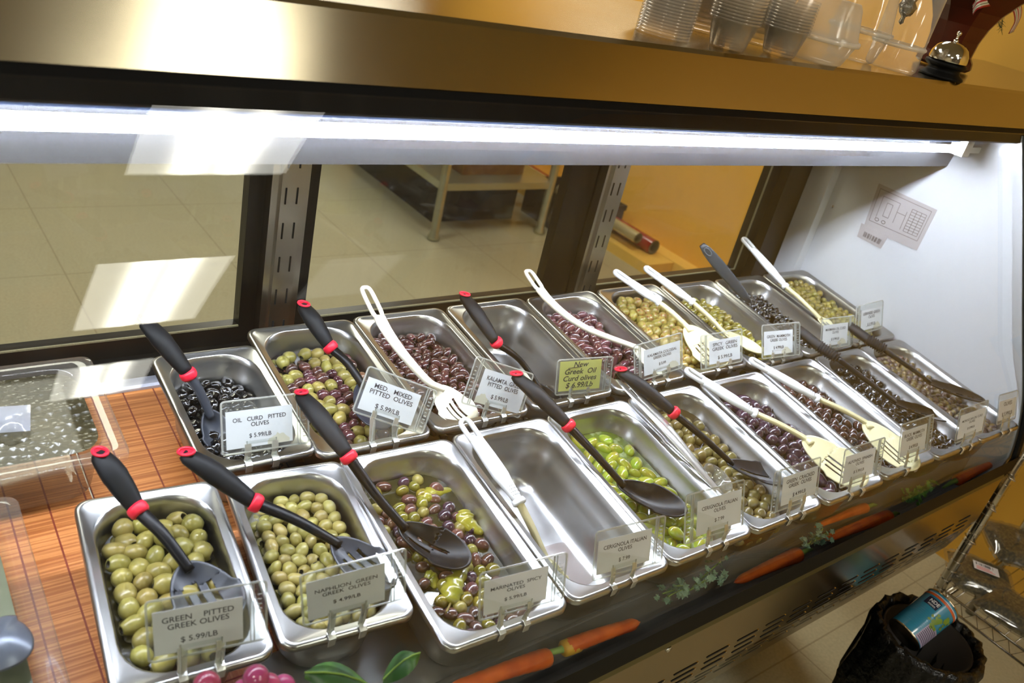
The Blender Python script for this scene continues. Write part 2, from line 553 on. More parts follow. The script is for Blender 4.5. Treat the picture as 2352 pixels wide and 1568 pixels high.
# end panel and its dark edge
ep = [(1.118, .60), (1.118, 1.351), (0.742, 1.351), (0.716, 1.334)] + [(p[0] + .004, p[1]) for p in PR[4:]] + [(.445, .69), (.47, .60)]
bm = bmesh.new(); prism(bm, ep, X1, X1 + 0.022)
endp = cpart('end_panel', bm, WHITEP, label='white enamelled inner side of the case')
bm = bmesh.new()
edge = [Vector((X1 + .014, p[0] - .004, p[1])) for p in PR] + [Vector((X1 + .014, .436, .70)), Vector((X1 + .014, .462, .60)), Vector((X1 + .014, .50, .40))]
sweep(bm, edge, .014, .006, side=Vector((1, 0, 0)), n=8)
cpart('end_edge_trim', bm, BLACKP)
# raised back strip of the end panel, screws
bm = bmesh.new(); box(bm, (X1 - 0.03, 1.06, .80), (X1 - .001, 1.117, 1.345))
cpart('end_return', bm, WHITEP)
for y, z in ((1.045, 1.06), (1.05, .86), (1.045, 1.22)):
    bm = bmesh.new(); lathe(bm, [(0.004, 0), (0.004, .0015), (0, .0025)], 10, (X1, y, z), axis=Vector((-1, 0, 0)))
    obj('screw', bm, CHROME, endp)

# sloping deck of the case, rear ledge, front rail
DT = -0.1035
bm = bmesh.new()
a, b, c, d = dk(X0, .497, DT), dk(X0, 1.112, DT), dk(X1, 1.112, DT), dk(X1, .497, DT)
vs = [bm.verts.new(p) for p in (a, b, c, d)] + [bm.verts.new(p - EN * .012) for p in (a, b, c, d)]
for f in ((0, 1, 2, 3), (7, 6, 5, 4), (0, 4, 5, 1), (1, 5, 6, 2), (2, 6, 7, 3), (3, 7, 4, 0)):
    bm.faces.new([vs[i] for i in f])
cpart('deck', bm, pbr('deck_steel', 'a9a9a9', 0.3, 0.85), label='sloping grey metal deck')
GUT = pbr('gutter_steel', '8f8f92', 0.4, .5)
bm = bmesh.new(); prism(bm, [(.4445, .655), (.4445, .648), (.512, .648), (.512, .715), (.504, .715), (.504, .655)], X0, X1)
cpart('front_gutter', bm, GUT, label='low trough in front of the pans')
bm = bmesh.new(); prism(bm, [(1.098, .770), (1.098, .797), (1.102, .800), (1.121, .800), (1.121, .770)], X0, X1)
cpart('rear_ledge', bm, pbr('ledge_grey', 'a9abb6', 0.3, 0.4))
bm = bmesh.new(); prism(bm, [(0.4265, 0.750), (0.4265, .712), (.4445, .700), (.4445, .7155)], X0, X1 + .02)
cpart('front_rail', bm, BLACKP, label='black rail under the glass')
bm = bmesh.new(); prism(bm, [(0.4315, 0.716), (0.4315, .690), (.4445, .690), (.4445, .712)], X0, X1 + .02)
cpart('rail_trim', bm, pbr('olive_trim', '6b6238', 0.35, 0.7))
# front panel: upright part, then leaning back with louvres
bm = bmesh.new(); prism(bm, [(0.434, .691), (0.434, .567), (0.459, .466), (.530, .452), (.530, .470), (.470, .480), (.446, .572), (.446, .691)], X0, X1 + .02)
fp = cpart('front_panel', bm, PANEL, label='glossy steel lower panel')
u0, v0 = Vector((0, .434, .567)), Vector((0, .459, .466)); dv = (v0 - u0).normalized(); nv = Vector((0, -dv.z, dv.y)) * -1
if nv.y > 0: nv = -nv
bm = bmesh.new(); bm2 = bm
rows = [(Vector((0, .434, z)), Vector((0, 0, -1)), Vector((0, -1, 0))) for z in (.604, .5905, .577)] + [(u0 + dv * s, dv, nv) for s in (.012, .032, .052)]
for c, e_, n_ in rows:
    x = -.02 + .003
    while x < X1 - .08:
        q_ = [c + Vector((x, 0, 0)) + e_ * a_ + n_ * .0006 + Vector((w_, 0, 0)) for a_, w_ in ((0, .004), (.0012, 0), (.0036, .002), (.0040, .050), (.0022, .053), (0, .052))]
        bm.faces.new([bm.verts.new(v_) for v_ in q_])
        box(bm2, (-.0015, -.0008, -.0015), (.0015, .0008, .0015), mat=1, mtx=Matrix.Translation(c + Vector((x + .0545, 0, 0)) + e_ * .002 + n_ * .0004))
        x += .075
obj('louver_vent', bm, [SLOTM, CHROME], fp)['label'] = 'dark slots cut in rows'
bm = bmesh.new()
lathe(bm, [(0.0055, 0), (0.005, .002), (0, .003)], 12, on_y(1535, 1490, .4338), axis=Vector((0, -1, 0)))
obj('screw', bm, CHROME, fp)
# kick base and closed back below
bm = bmesh.new(); box(bm, (X0, .74, 0.0), (X1, 1.15, .60)); box(bm, (X0, .5, .40), (X1, .74, .60))
cpart('case_base', bm, pbr('base_dark', '1c1a18', .6))

# rear: posts, frames, sliding doors
def post(x0, x1):
    bm = bmesh.new()
    box(bm, (x0, 1.128, .79), (x1, 1.168, 1.345))
    xm = (x0 + x1) / 2
    box(bm, (xm - .017, 1.122, .79), (xm + .017, 1.128, 1.345))
    p = cpart('rear_post', bm, POSTM, label='slotted steel upright')
    z = .845
    while z < 1.26:
        for sx in (-.0095, .0085):
            bm = bmesh.new(); box(bm, (xm + sx - .0012, 1.1212, z), (xm + sx + .0012, 1.1225, z + .026))
            obj('bracket_slot', bm, SLOTM, p)
        z += .0565
post(.503, .563); post(1.183, 1.243); post(-.18, -.12)
PANE = thin_clear('door_glass', (0.93, 0.95, 0.93), 0.05, 0.7, haze=0.02, haze_col=(.7, .7, .65), streaks=.04)
SEAL = pbr('seal_strip', '8f8a6c', .4, bump=(300, .8, .002))
def door(x0, x1, y, fl, fr):
    bm = bmesh.new()
    box(bm, (x0 - fl, y, .800), (x0, y + .022, 1.345))
    box(bm, (x1, y, .800), (x1 + fr, y + .022, 1.345))
    box(bm, (x0, y, .800), (x1, y + .022, .853)); box(bm, (x0, y, 1.29), (x1, y + .022, 1.345))
    f = cpart('sliding_door', bm, DARKF, label='dark framed rear sliding door')
    bm = bmesh.new(); box(bm, (x0, y - .0012, .8518), (x1, y + .002, .8542))
    for i in range(0): pass
    obj('door_seal', bm, SEAL, f)
    bm = bmesh.new()
    v = [bm.verts.new(p) for p in ((x0, y + .011, .853), (x1, y + .011, .853), (x1, y + .011, 1.29), (x0, y + .011, 1.29))]
    bm.faces.new(v)
    obj('door_pane', bm, PANE, f)
door(-.12, .478, 1.150, .0, .025)
door(.590, 1.108, 1.150, .027, .072)
door(1.245, 1.742, 1.150, .002, .04)
bm = bmesh.new(); box(bm, (1.739, 1.147, .853), (1.7430, 1.150, 1.29)); cpart('door_edge_strip', bm, SEAL)
bm = bmesh.new(); box(bm, (X0, 1.122, .72), (X1, 1.149, .822)); cpart('rear_sill', bm, DARKF, label='dark metal sill')
bm = bmesh.new(); box(bm, (1.782, 1.124, .80), (X1 + .02, 1.18, 1.345)); cpart('corner_frame', bm, DARKF)

# rating label on the end panel
def quad(name, pts, m, parent=None, thick=.0008, nrm=Vector((-1, 0, 0))):
    bm = bmesh.new()
    a = [bm.verts.new(p) for p in pts]; b = [bm.verts.new(p + nrm * thick) for p in pts]
    bm.faces.new(a); bm.faces.new(list(reversed(b)))
    n = len(pts)
    for i in range(n): bm.faces.new((a[i], a[(i+1) % n], b[(i+1) % n], b[i]))
    return obj(name, bm, m, parent)
LBL = pbr('label_grey', 'b3adad', .5)
LINE = pbr('label_ink', '55504f', .6)
lab = empty('rating_label', on_x(2080, 500, X1), 'grey wiring diagram label on the white end wall of the case', 'label')
P = [on_x(2019, 421, X1 - .0006), on_x(2153, 482, X1 - .0006), on_x(2106, 575, X1 - .0006), on_x(1983, 522, X1 - .0006)]
quad('label_sheet', P, LBL, lab)
def bil(P, s, t): return (P[0] * (1-s) + P[1] * s) * (1-t) + (P[3] * (1-s) + P[2] * s) * t
bm = bmesh.new()
def seg(P, a, b, w=.0009, off=.0016):
    A, B = bil(P, *a) + Vector((-off, 0, 0)), bil(P, *b) + Vector((-off, 0, 0))
    d_ = (B - A).normalized(); q = d_.cross(Vector((1, 0, 0))) * w / 2
    bm.faces.new([bm.verts.new(p) for p in (A + q, B + q, B - q, A - q)])
for a_, b_ in (((.06, .08), (.94, .08)), ((.94, .08), (.94, .8)), ((.94, .8), (.06, .8)), ((.06, .8), (.06, .08)), ((.15, .2), (.15, .7)), ((.15, .2), (.45, .2)), ((.25, .3), (.35, .3)), ((.25, .6), (.35, .6)), ((.25, .3), (.25, .6)), ((.35, .3), (.35, .6)), ((.45, .2), (.45, .65)), ((.45, .4), (.6, .4)), ((.6, .3), (.6, .72))):
    seg(P, a_, b_)
for i in range(9): seg(P, (.66, .2 + i * .065), (.9, .2 + i * .065))
for xx in (.66, .74, .82, .9): seg(P, (xx, .2), (xx, .72))
for xx in (.18, .3): 
    for k in range(8):
        a1, a2 = k * math.pi / 4, (k + 1) * math.pi / 4
        seg(P, (xx + .035 * math.cos(a1), .72 + .035 * math.sin(a1)), (xx + .035 * math.cos(a2), .72 + .035 * math.sin(a2)), .0012)
obj('diagram', bm, LINE, lab, recalc=False)
P2 = [on_x(1979, 512, X1 - .0012), on_x(2041, 542, X1 - .0012), on_x(2023, 571, X1 - .0012), on_x(1969, 543, X1 - .0012)]
bl = quad('barcode_label', P2, LBL, lab)
bm = bmesh.new()
random.seed(3)
for i in range(26):
    if random.random() < .75: seg(P2, (.22 + i * .026, .42), (.22 + i * .026, .78), .0006 + .0006 * random.random(), .0022)
obj('barcode', bm, LINE, bl, recalc=False)
# ------------------------------------------------------------------ bamboo mats on the deck
def bamboo(name, col, col2, thread, period):
    m, nt, out = base(name)
    b = N(nt, 'ShaderNodeBsdfPrincipled', ins={'Roughness': 0.5})
    tc = N(nt, 'ShaderNodeTexCoord')
    sp = N(nt, 'ShaderNodeSeparateXYZ')
    nt.links.new(tc.outputs['Object'], sp.inputs[0])
    mp = N(nt, 'ShaderNodeMapping'); mp.inputs['Scale'].default_value = (5, 340, 1)
    nt.links.new(tc.outputs['Object'], mp.inputs[0])
    nz = N(nt, 'ShaderNodeTexNoise', ins={'Scale': 1.0, 'Detail': 2.0})
    nt.links.new(mp.outputs[0], nz.inputs['Vector'])
    mr = N(nt, 'ShaderNodeMapRange', ins={1: .42, 2: .58})
    nt.links.new(nz.outputs['Fac'], mr.inputs[0])
    mx = N(nt, 'ShaderNodeMix', data_type='RGBA')
    mx.inputs[6].default_value = list(srgb(col)) + [1]; mx.inputs[7].default_value = list(srgb(col2)) + [1]
    nt.links.new(mr.outputs[0], mx.inputs[0])
    # thin binding threads every PERIOD along local x
    f = N(nt, 'ShaderNodeMath', operation='PINGPONG', ins={1: period / 2})
    nt.links.new(sp.outputs['X'], f.inputs[0])
    lt = N(nt, 'ShaderNodeMath', operation='LESS_THAN', ins={1: 0.0011})
    nt.links.new(f.outputs[0], lt.inputs[0])
    m2 = N(nt, 'ShaderNodeMix', data_type='RGBA')
    m2.inputs[7].default_value = list(srgb(thread)) + [1]
    nt.links.new(mx.outputs[2], m2.inputs[6]); nt.links.new(lt.outputs[0], m2.inputs[0])
    nt.links.new(m2.outputs[2], b.inputs['Base Color'])
    bp = N(nt, 'ShaderNodeBump', ins={'Strength': .8, 'Distance': .001})
    nt.links.new(nz.outputs['Fac'], bp.inputs['Height']); nt.links.new(bp.outputs[0], b.inputs['Normal'])
    nt.links.new(b.outputs[0], out.inputs[0])
    return m
BAM = bamboo('bamboo', 'cf8648', 'a85f28', '7d2c10', .042)
BAM2 = bamboo('bamboo_front', 'b9774a', 'a8633a', '7d2c10', .030)
def deck_slab(name, u0, u1, v0, v1, h0, h1, m, rot=False):
    bm = bmesh.new()
    box(bm, (0, 0, 0), (u1 - u0, v1 - v0, h1 - h0))
    if rot:
        bmesh.ops.rotate(bm, verts=bm.verts, matrix=Matrix.Rotation(-math.pi/2, 3, 'Z'))
    o = obj(name, bm, m)
    bx = Matrix((Vector((1, 0, 0)), EY, EN)).transposed().to_4x4()
    bx.translation = dk(u0, v0, h0)
    if rot:
        bx = bx @ Matrix.Rotation(math.pi/2, 4, 'Z')
    o.matrix_world = bx
    return o
tag(deck_slab('bamboo_mat', .207, .70, .608, 1.098, -.1034, -.1015, BAM), 'orange slatted bamboo mat under the back pans, right of the seam', 'mat', 'bamboo mats')
tag(deck_slab('bamboo_mat', -.60, .205, .606, 1.098, -.1034, -.1016, BAM), 'orange slatted bamboo mat left of the seam, under the clear tubs', 'mat', 'bamboo mats')
tag(deck_slab('bamboo_mat', -.60, .305, .503, .603, -.1034, -.1018, BAM2, True), 'bamboo mat with lengthwise slats at the front edge beside the pitted green olives', 'mat', 'bamboo mats')

# ------------------------------------------------------------------ steel pans
PAN_RINGS = [(0.000, -.008, .016), (0.000, -.002, .016), (.0012, -.0003, .0155), (.0035, .0006, .015), (.0062, 0, .014), (.0075, -.0012, .014), (.0125, -.0014, .044), (.0138, -.0028, .046), (.0165, -.012, .046),
             (.0172, -.029, .045), (.0198, -.032, .044), (.0225, -.070, .042), (.0245, -.088, .040), (.030, -.097, .034), (.040, -.1002, .028)]
def pan_mesh(W, L, rings=PAN_RINGS, seg_=7):
    bm = bmesh.new(); prev = None
    for ins, z, r in rings:
        w, l = W - 2 * ins, L - 2 * ins
        ring = [bm.verts.new((x, y + L / 2, z)) for x, y in rrect(w, l, r, seg_)]
        if prev:
            for k in range(len(ring)):
                bm.faces.new((prev[k], prev[(k+1) % len(ring)], ring[(k+1) % len(ring)], ring[k]))
        prev = ring
    bm.faces.new(prev)
    bmesh.ops.recalc_face_normals(bm, faces=bm.faces)
    for f in bm.faces: f.normal_flip()
    me = bpy.data.meshes.new('steam_pan'); bm.to_mesh(me); bm.free()
    for p in me.polygons: p.use_smooth = True
    me.materials.append(STEEL)
    return me
def deck_matrix(u, v, yaw, h=0.0):
    ex = Vector((1, 0, 0)) * math.cos(yaw) + EY * math.sin(yaw)
    ey = -Vector((1, 0, 0)) * math.sin(yaw) + EY * math.cos(yaw)
    m = Matrix((ex, ey, EN)).transposed().to_4x4(); m.translation = dk(u, v, h)
    return m
WB, LB = .1536, .2534      # quarter pans of the front row
WT, LT = .1760, .3100      # third pans of the front row
WR, LR = .1750, .2864      # back row
FRONT = {1: (.2162, .5504, -.0868), 2: (.3752, .5366, -.0958), 3: (.5451, .4703, -.0374), 4: (.7247, .4675, -.0251), 5: (.9013, .4648, -.0174), 6: (1.0770, .4611, -.0129),
         7: (1.2590, .4577, -.0184), 8: (1.4400, .4586, -.016), 9: (1.6174, .4548, -.018), 10: (1.7866, .4521, -.0223)}
BACK = {1: (.3796, .8035, -.012), 2: (.5361, .7890, -.024), 3: (.7175, .7899, -.003), 4: (.9001, .7900, 0.0), 5: (1.0805, .7868, .006), 6: (1.2580, .7851, -.010),
        7: (1.4350, .7739, -.008), 8: (1.6120, .7701, -.010), 9: (1.7900, .7687, -.010)}
PANLAB = {
 'F1': 'short steel pan of large pitted green olives, leftmost of the front row', 'F2': 'short steel pan of small plain green olives, second in the front row',
 'F3': 'steel pan of marinated mixed olives and yellow peppers', 'F4': 'empty steel pan in the front row', 'F5': 'steel pan of bright green olives in frothy brine',
 'F6': 'steel pan of round cracked green olives in brown brine', 'F7': 'steel pan of large purple olives in the front row', 'F8': 'steel pan of dark brown round olives in the front row',
 'F9': 'steel pan of shiny wrinkled black olives with a long black spoon, front row', 'F10': 'steel pan of tiny brown olives at the right end of the front row',
 'B1': 'short steel pan of oil cured black olives beside the bare bamboo mat', 'B2': 'steel pan of mixed green and purple pitted olives', 'B3': 'steel pan of brown pitted olives with a long white spoon',
 'B4': 'nearly empty steel pan behind the yellow handwritten note', 'B5': 'steel pan of long purple olives with a curved white spoon', 'B6': 'steel pan heaped with green olives covered in chilli flakes',
 'B7': 'steel pan of glossy green olives between the spiced and the black ones', 'B8': 'steel pan of black olives with a short black spatula, back row', 'B9': 'steel pan of tiny green olives in the far back corner'}
MQ, MT, MR = pan_mesh(WB, LB), pan_mesh(WT, LT), pan_mesh(WR, LR)
M1 = pan_mesh(.149, .2374)
PAN = {}
for key in [('F', i) for i in range(1, 11)] + [('B', i) for i in range(1, 10)]:
    kk = key[0] + str(key[1])
    u, v, yaw = (FRONT if key[0] == 'F' else BACK)[key[1]]
    if key[0] == 'F': me, W, L = (MQ, WB, LB) if key[1] < 3 else (MT, WT, LT)
    else: me, W, L = (M1, .149, .2374) if key[1] == 1 else (MR, WR, LR)
    hh = 0.0 if key[0] == 'F' else .002
    o = link('steam_pan', me, None)
    o.matrix_world = deck_matrix(u, v, yaw, hh)
    tag(o, PANLAB[kk], 'pan', 'steel pans in the front row' if key[0] == 'F' else 'steel pans in the back row')
    PAN[kk] = (o, W, L, u, v, yaw, hh)

# ------------------------------------------------------------------ olives
def olive_mesh(L, D, style, seed, mats):
    """one olive, long axis x; styles plain, pitted, wrinkled, cracked"""
    rs = np.random.default_rng(seed)
    bm = bmesh.new()
    n = 14
    prof = []
    K = 10
    for i in range(K + 1):
        t = i / K
        a = math.pi * t
        x = -math.cos(a) * L / 2
        r = math.sin(a) ** 0.92 * D / 2 * (1 + 0.07 * math.cos(a))
        prof.append((max(r, 0), x))
    if style == 'pitted':
        q = D * .17
        prof = [p for p in prof if not (p[1] > L * .40)]
        prof += [(q * 1.55, L * .445), (q * 1.15, L * .452), (q * .95, L * .43), (q * .8, L * .25), (0, L * .2)]
    ph = rs.uniform(0, 6.28, 6)
    def rf(r, z, a):
        k = 1 + .035 * math.sin(2 * a + ph[0]) + .02 * math.sin(3 * a + ph[1] + z * 120)
        if style == 'wrinkled':
            k += .10 * math.sin(5 * a + ph[2] + 3.0 * math.sin(z / L * 5 + ph[3])) + .06 * math.sin(9 * a + ph[4] - z / L * 9)
        if style == 'cracked':
            k -= .16 * math.exp(-((a - 1.5) / .12) ** 2) * (1 if abs(z) < L * .42 else 0)
        return r * k
    lathe(bm, prof, n if style != 'wrinkled' else 22, rfun=rf)
    if style == 'wrinkled':
        for v in bm.verts:
            v.co.z *= 1 + .08 * math.sin(v.co.x * 900 + ph[5])
    for v in bm.verts:      # lathe axis z -> x
        v.co = Vector((v.co.z, v.co.y, -v.co.x))
    bmesh.ops.recalc_face_normals(bm, faces=bm.faces)
    if style == 'pitted':
        for f in bm.faces:
            c = f.calc_center_median()
            if c.x > L * .2 and math.hypot(c.y, c.z) < D * .17 * 1.05: f.material_index = 1
    me = bpy.data.meshes.new('olive'); bm.to_mesh(me); bm.free()
    for p in me.polygons: p.use_smooth = True
    for m in mats: me.materials.append(m)
    return me
def om(name, c, c2, rough, coat=.3, ov=.18, bump=(90, .15, .0006), sc=60, lo=.4, hi=.65, sss=0):
    return pbr(name, c, rough, 0, coat=coat, vary=(sc, c2, lo, hi), obj_vary=ov, bump=bump, sss=sss)
HOLE = pbr('olive_hole', '2a2412', .6)
OM = {
 'green': om('olive_green', '9a8d4a', '84793a', .35, .25, .16),
 'green2': om('olive_green_pale', 'a3975a', '8f8340', .33, .25, .2),
 'bright': om('olive_bright', '93a632', 'a39a36', .2, .6, .18),
 'cracked': om('olive_cracked', '857744', '746536', .3, .4, .16),
 'purple': om('olive_purple', '4a2f42', '33202c', .18, .7, .3, lo=.35, hi=.7),
 'brown': om('olive_brown', '4a2c26', '2e1c1c', .16, .7, .35),
 'kalamata': om('olive_kalamata', '4d2b2a', '38201f', .2, .6, .3),
 'kalpink': om('olive_kalamata_pale', '5f373a', '46262e', .16, .7, .32),
 'black': om('olive_black', '17120f', '0c0a0a', .14, .8, .4, bump=(140, .5, .0012)),
 'smallbrown': om('olive_small_brown', '54403a', '79683c', .35, .3, .3, sc=25, lo=.45, hi=.6),
 'spiced': om('olive_spiced', '978742', '8a3a1c', .3, .3, .15, sc=260, lo=.58, hi=.62),
 'glossy': om('olive_glossy', '857a2c', '706620', .18, .6, .16),
 'small': om('olive_small_green', '8c8038', '655a26', .35, .3, .25),
 'mixdark': om('olive_mixed_dark', '4a3030', '6b4637', .2, .6, .35),
}
def pack(W, L, n, d, top, seed, slope=(0, 0), iters=140, mask=None):
    rs = np.random.default_rng(seed)
    w, l = W - .046 - d * .92, L - .046 - d * .92
    P = np.stack([rs.uniform(-w/2, w/2, n), rs.uniform(-l/2, l/2, n), rs.uniform(0, d * 2.6, n)], 1)
    R = d / 2 * rs.uniform(.93, 1.07, n)
    def fl(P): return (top - d * 1.32) + slope[0] * P[:, 0] + slope[1] * P[:, 1]
    P[:, 2] += fl(P)
    for it in range(iters):
        P[:, 2] -= d * (.10 if it < iters * .7 else .03)
        D = P[:, None] - P[None]
        q = np.sqrt((D ** 2).sum(2)) + 1e-9
        ov = (R[:, None] + R[None]) * .97 - q
        np.fill_diagonal(ov, 0)
        ov = np.clip(ov, 0, None)
        P += (D / q[..., None] * ov[..., None]).sum(1) * .42
        P[:, 0] = np.clip(P[:, 0], -w/2, w/2); P[:, 1] = np.clip(P[:, 1], -l/2, l/2)
        # rounded corners
        cr = .02
        cx, cy = np.abs(P[:, 0]) - (w/2 - cr), np.abs(P[:, 1]) - (l/2 - cr)
        m = (cx > 0) & (cy > 0); rr = np.hypot(cx, cy)
        k = m & (rr > cr)
        P[k, 0] = np.sign(P[k, 0]) * ((w/2 - cr) + cx[k] / rr[k] * cr)
        P[k, 1] = np.sign(P[k, 1]) * ((l/2 - cr) + cy[k] / rr[k] * cr)
        P[:, 2] = np.maximum(P[:, 2], fl(P))
    return P, R
def fill(kk, specs, n, d, top, seed, slope=(0, 0), keep=None, brine=None, brine_drop=None, zscale=1.0, extra_label=''):
    """specs: list of (share, object name, label, category, group, [meshes], scale); only olives the eye can reach are kept"""
    o, W, L, u, v, yaw, hh = PAN[kk]
    P, R = pack(W, L, n, d, top, seed, slope)
    Mx = o.matrix_world
    campos = np.array(Mx.inverted() @ C0) - np.array([0, L/2, 0])
    view = campos - P.mean(0); view /= np.linalg.norm(view)
    e1 = np.cross(view, [0, 0, 1.0]); e1 /= np.linalg.norm(e1); e2 = np.cross(e1, view)
    S = []
    for (a, b) in ((0, 0), (.7, 0), (-.7, 0), (0, .7), (0, -.7), (.5, .5), (-.5, .5), (.5, -.5), (-.5, -.5)):
        c = math.sqrt(max(0, 1 - a*a - b*b))
        S.append(e1 * a + e2 * b + view * c)
    keepi = []
    for i in range(n):
        if keep and not keep(P[i]): continue
        vis = 0
        for s in S:
            p = P[i] + s * R[i]
            if brine_drop is not None and p[2] < top - brine_drop - .001: continue
            D = P - p; al = D @ view
            pe = np.linalg.norm(D - al[:, None] * view, axis=1)
            blk = (al > 0) & (pe < R * .98); blk[i] = False
            if not blk.any(): vis += 1
        if vis >= 2: keepi.append(i)
    rs = random.Random(seed)
    shares = [s[0] for s in specs]
    for i in keepi:
        s = rs.choices(specs, shares)[0]
        me = rs.choice(s[5])
        ol = bpy.data.objects.new(s[1], me); COL.objects.link(ol)
        e = Matrix.Rotation(rs.uniform(0, 6.28), 4, 'Z') @ Matrix.Rotation(rs.gauss(0, .42), 4, 'Y') @ Matrix.Rotation(rs.uniform(0, 6.28), 4, 'X')
        sc_ = rs.uniform(.9, 1.08)
        ol.matrix_world = Mx @ Matrix.Translation((P[i][0], P[i][1] + L/2, P[i][2])) @ e @ Matrix.Scale(sc_, 4)
        tag(ol, s[2], s[3], s[4])
    if brine:
        mat_, drop, lab_ = brine
        bm = bmesh.new()
        z = top - drop
        ins = .0190 + max(0, -z - .03) * .12
        vs = []
        for x, y in rrect(W - 2*ins, L - 2*ins, .041, 6):
            vs.append(bm.verts.new((x, y + L/2, z + slope[0] * x + slope[1] * y)))
        bm.faces.new(vs)
        b = obj('brine', bm, mat_)
        b.matrix_world = Mx
        tag(b, lab_, 'brine', kind='stuff')
    return len(keepi)
def variants(L, D, style, mats, k=3):
    return [olive_mesh(L * (1 + .06 * (j - 1)), D * (1 - .04 * (j - 1)), style, 10 * j + int(L * 9999), mats) for j in range(k)]
def brine_mat(name, col, rough=.12, bump=(30, .3, .004), alpha=1.0, froth=None):
    m = pbr(name, col, rough, 0, coat=.5, bump=bump, vary=(froth[1], froth[0], froth[2], froth[3]) if froth else None, alpha=alpha)
    return m
BR = {
 'F1': brine_mat('brine_f1', '3a3414'), 'F2': brine_mat('brine_f2', '4a451c'), 'F3': brine_mat('brine_f3', '3d3a1e', .05, (14, .15, .003), .8),
 'F5': brine_mat('brine_f5', '6a7a30', .12, (60, .4, .002), .86, ('c3cf9a', 55, .52, .72)), 'F6': brine_mat('brine_f6', '4d3f22', .04, (12, .12, .002), .75),
 'F7': brine_mat('brine_f7', '150d12'), 'F8': brine_mat('brine_f8', '130d0b'), 'F9': brine_mat('brine_f9', '0b0907', .1, (70, .8, .01)), 'F10': brine_mat('brine_f10', '241c14'),
 'B1': brine_mat('brine_b1', '120d0a', .3, (60, 1, .01)), 'B2': brine_mat('brine_b2', '2a1e16'), 'B3': brine_mat('brine_b3', '2a1a12'), 'B4': brine_mat('brine_b4', '17120d'),
 'B5': brine_mat('brine_b5', '2b1a18', .08), 'B6': brine_mat('brine_b6', '4a3d16'), 'B7': brine_mat('brine_b7', '3e3b14', .08), 'B8': brine_mat('brine_b8', '0c0908'), 'B9': brine_mat('brine_b9', '3a3414')}
def one(name, lab, cat, grp, meshes): return [(1, name, lab, cat, grp, meshes)]
cnt = {}
cnt['F1'] = fill('F1', one('pitted_green_olive', 'large pitted green olive in the leftmost front pan', 'olive', 'large pitted green olives', variants(.0270, .0222, 'pitted', [OM['green'], HOLE]) + variants(.0265, .0215, 'plain', [OM['green']], 1)), 110, 0.0232, -0.0080, 1, (0, -.03), brine=(BR['F1'], 0.0228, 'brine under the large pitted green olives'))
cnt['F2'] = fill('F2', one('green_olive', 'small plain green olive in the second front pan', 'olive', 'small green olives', variants(.0208, .0158, 'plain', [OM['green2']]) + variants(.0195, .0160, 'pitted', [OM['green2'], HOLE], 1)), 190, 0.0175, -0.0160, 2, (0, -.04), brine=(BR['F2'], 0.0172, 'brine under the small plain green olives'))
MIX = [(4, 'marinated_purple_olive', 'dark purple olive in the marinated mix with yellow peppers', 'olive', 'marinated purple olives', variants(.0220, .0165, 'plain', [OM['mixdark']]) + variants(.020, .0170, 'plain', [OM['purple']], 1)),
       (4, 'marinated_green_olive', 'yellow green olive in the marinated mix with yellow peppers', 'olive', 'marinated green olives', variants(.0200, .0165, 'plain', [OM['glossy']]) + variants(.019, .0160, 'pitted', [OM['green'], HOLE], 1))]
cnt['F3'] = fill('F3', MIX, 250, .0172, -.030, 3, brine=(BR['F3'], 0.01, 'thin oily brine around the marinated olives'), brine_drop=0.0125)
cnt['F5'] = fill('F5', one('bright_green_olive', 'long bright green olive floating in frothy brine', 'olive', 'bright green olives', variants(.0300, .0190, 'plain', [OM['bright']])), 150, 0.0232, -0.0310, 5, brine=(BR['F5'], 0.0115, 'frothy green brine around the bright green olives'), brine_drop=0.0142)
cnt['F6'] = fill('F6', one('cracked_green_olive', 'round cracked green olive in brown brine', 'olive', 'cracked green olives', variants(.0225, .0208, 'cracked', [OM['cracked']])), 170, 0.0215, -0.0300, 6, (0, .10), brine=(BR['F6'], 0.0136, 'brown brine around the cracked green olives'))
cnt['F7'] = fill('F7', one('purple_olive', 'large purple olive in the pan beside the cracked green ones', 'olive', 'large purple olives', variants(.0280, .0205, 'plain', [OM['purple']])), 150, 0.0232, -0.0200, 7, (0, -.04), brine=(BR['F7'], 0.0227, 'dark liquid under the large purple olives'))
cnt['F8'] = fill('F8', one('brown_olive', 'dark brown round olive in the pan with the second cream spoon', 'olive', 'dark brown olives', variants(.0250, .0200, 'plain', [OM['brown']])), 170, 0.0216, -0.0260, 8, (0, 0), brine=(BR['F8'], 0.0212, 'dark liquid under the brown round olives'))
cnt['F9'] = fill('F9', one('cured_black_olive', 'shiny wrinkled black olive under the long black spoon, front row', 'olive', 'wrinkled black olives, front row', variants(.0210, .0172, 'wrinkled', [OM['black']])), 230, 0.0186, -0.0180, 9, (0, 0), brine=(BR['F9'], 0.0134, 'black oil around the wrinkled olives'), brine_drop=0.0157)
cnt['F10'] = fill('F10', one('small_brown_olive', 'tiny brown olive in the rightmost front pan', 'olive', 'tiny brown olives', variants(.0160, .0135, 'plain', [OM['smallbrown']], 4)), 390, 0.0148, -0.0160, 10, (0, 0), brine=(BR['F10'], 0.0145, 'liquid under the tiny brown olives'))
cnt['B1'] = fill('B1', one('oil_cured_olive', 'shrivelled black olive in the pan beside the bare mat', 'olive', 'shrivelled black olives', variants(.0215, .0155, 'wrinkled', [OM['black']])), 150, 0.0178, -0.0320, 21, (0, 0), brine=(BR['B1'], 0.0175, 'dark paste under the shrivelled black olives'))
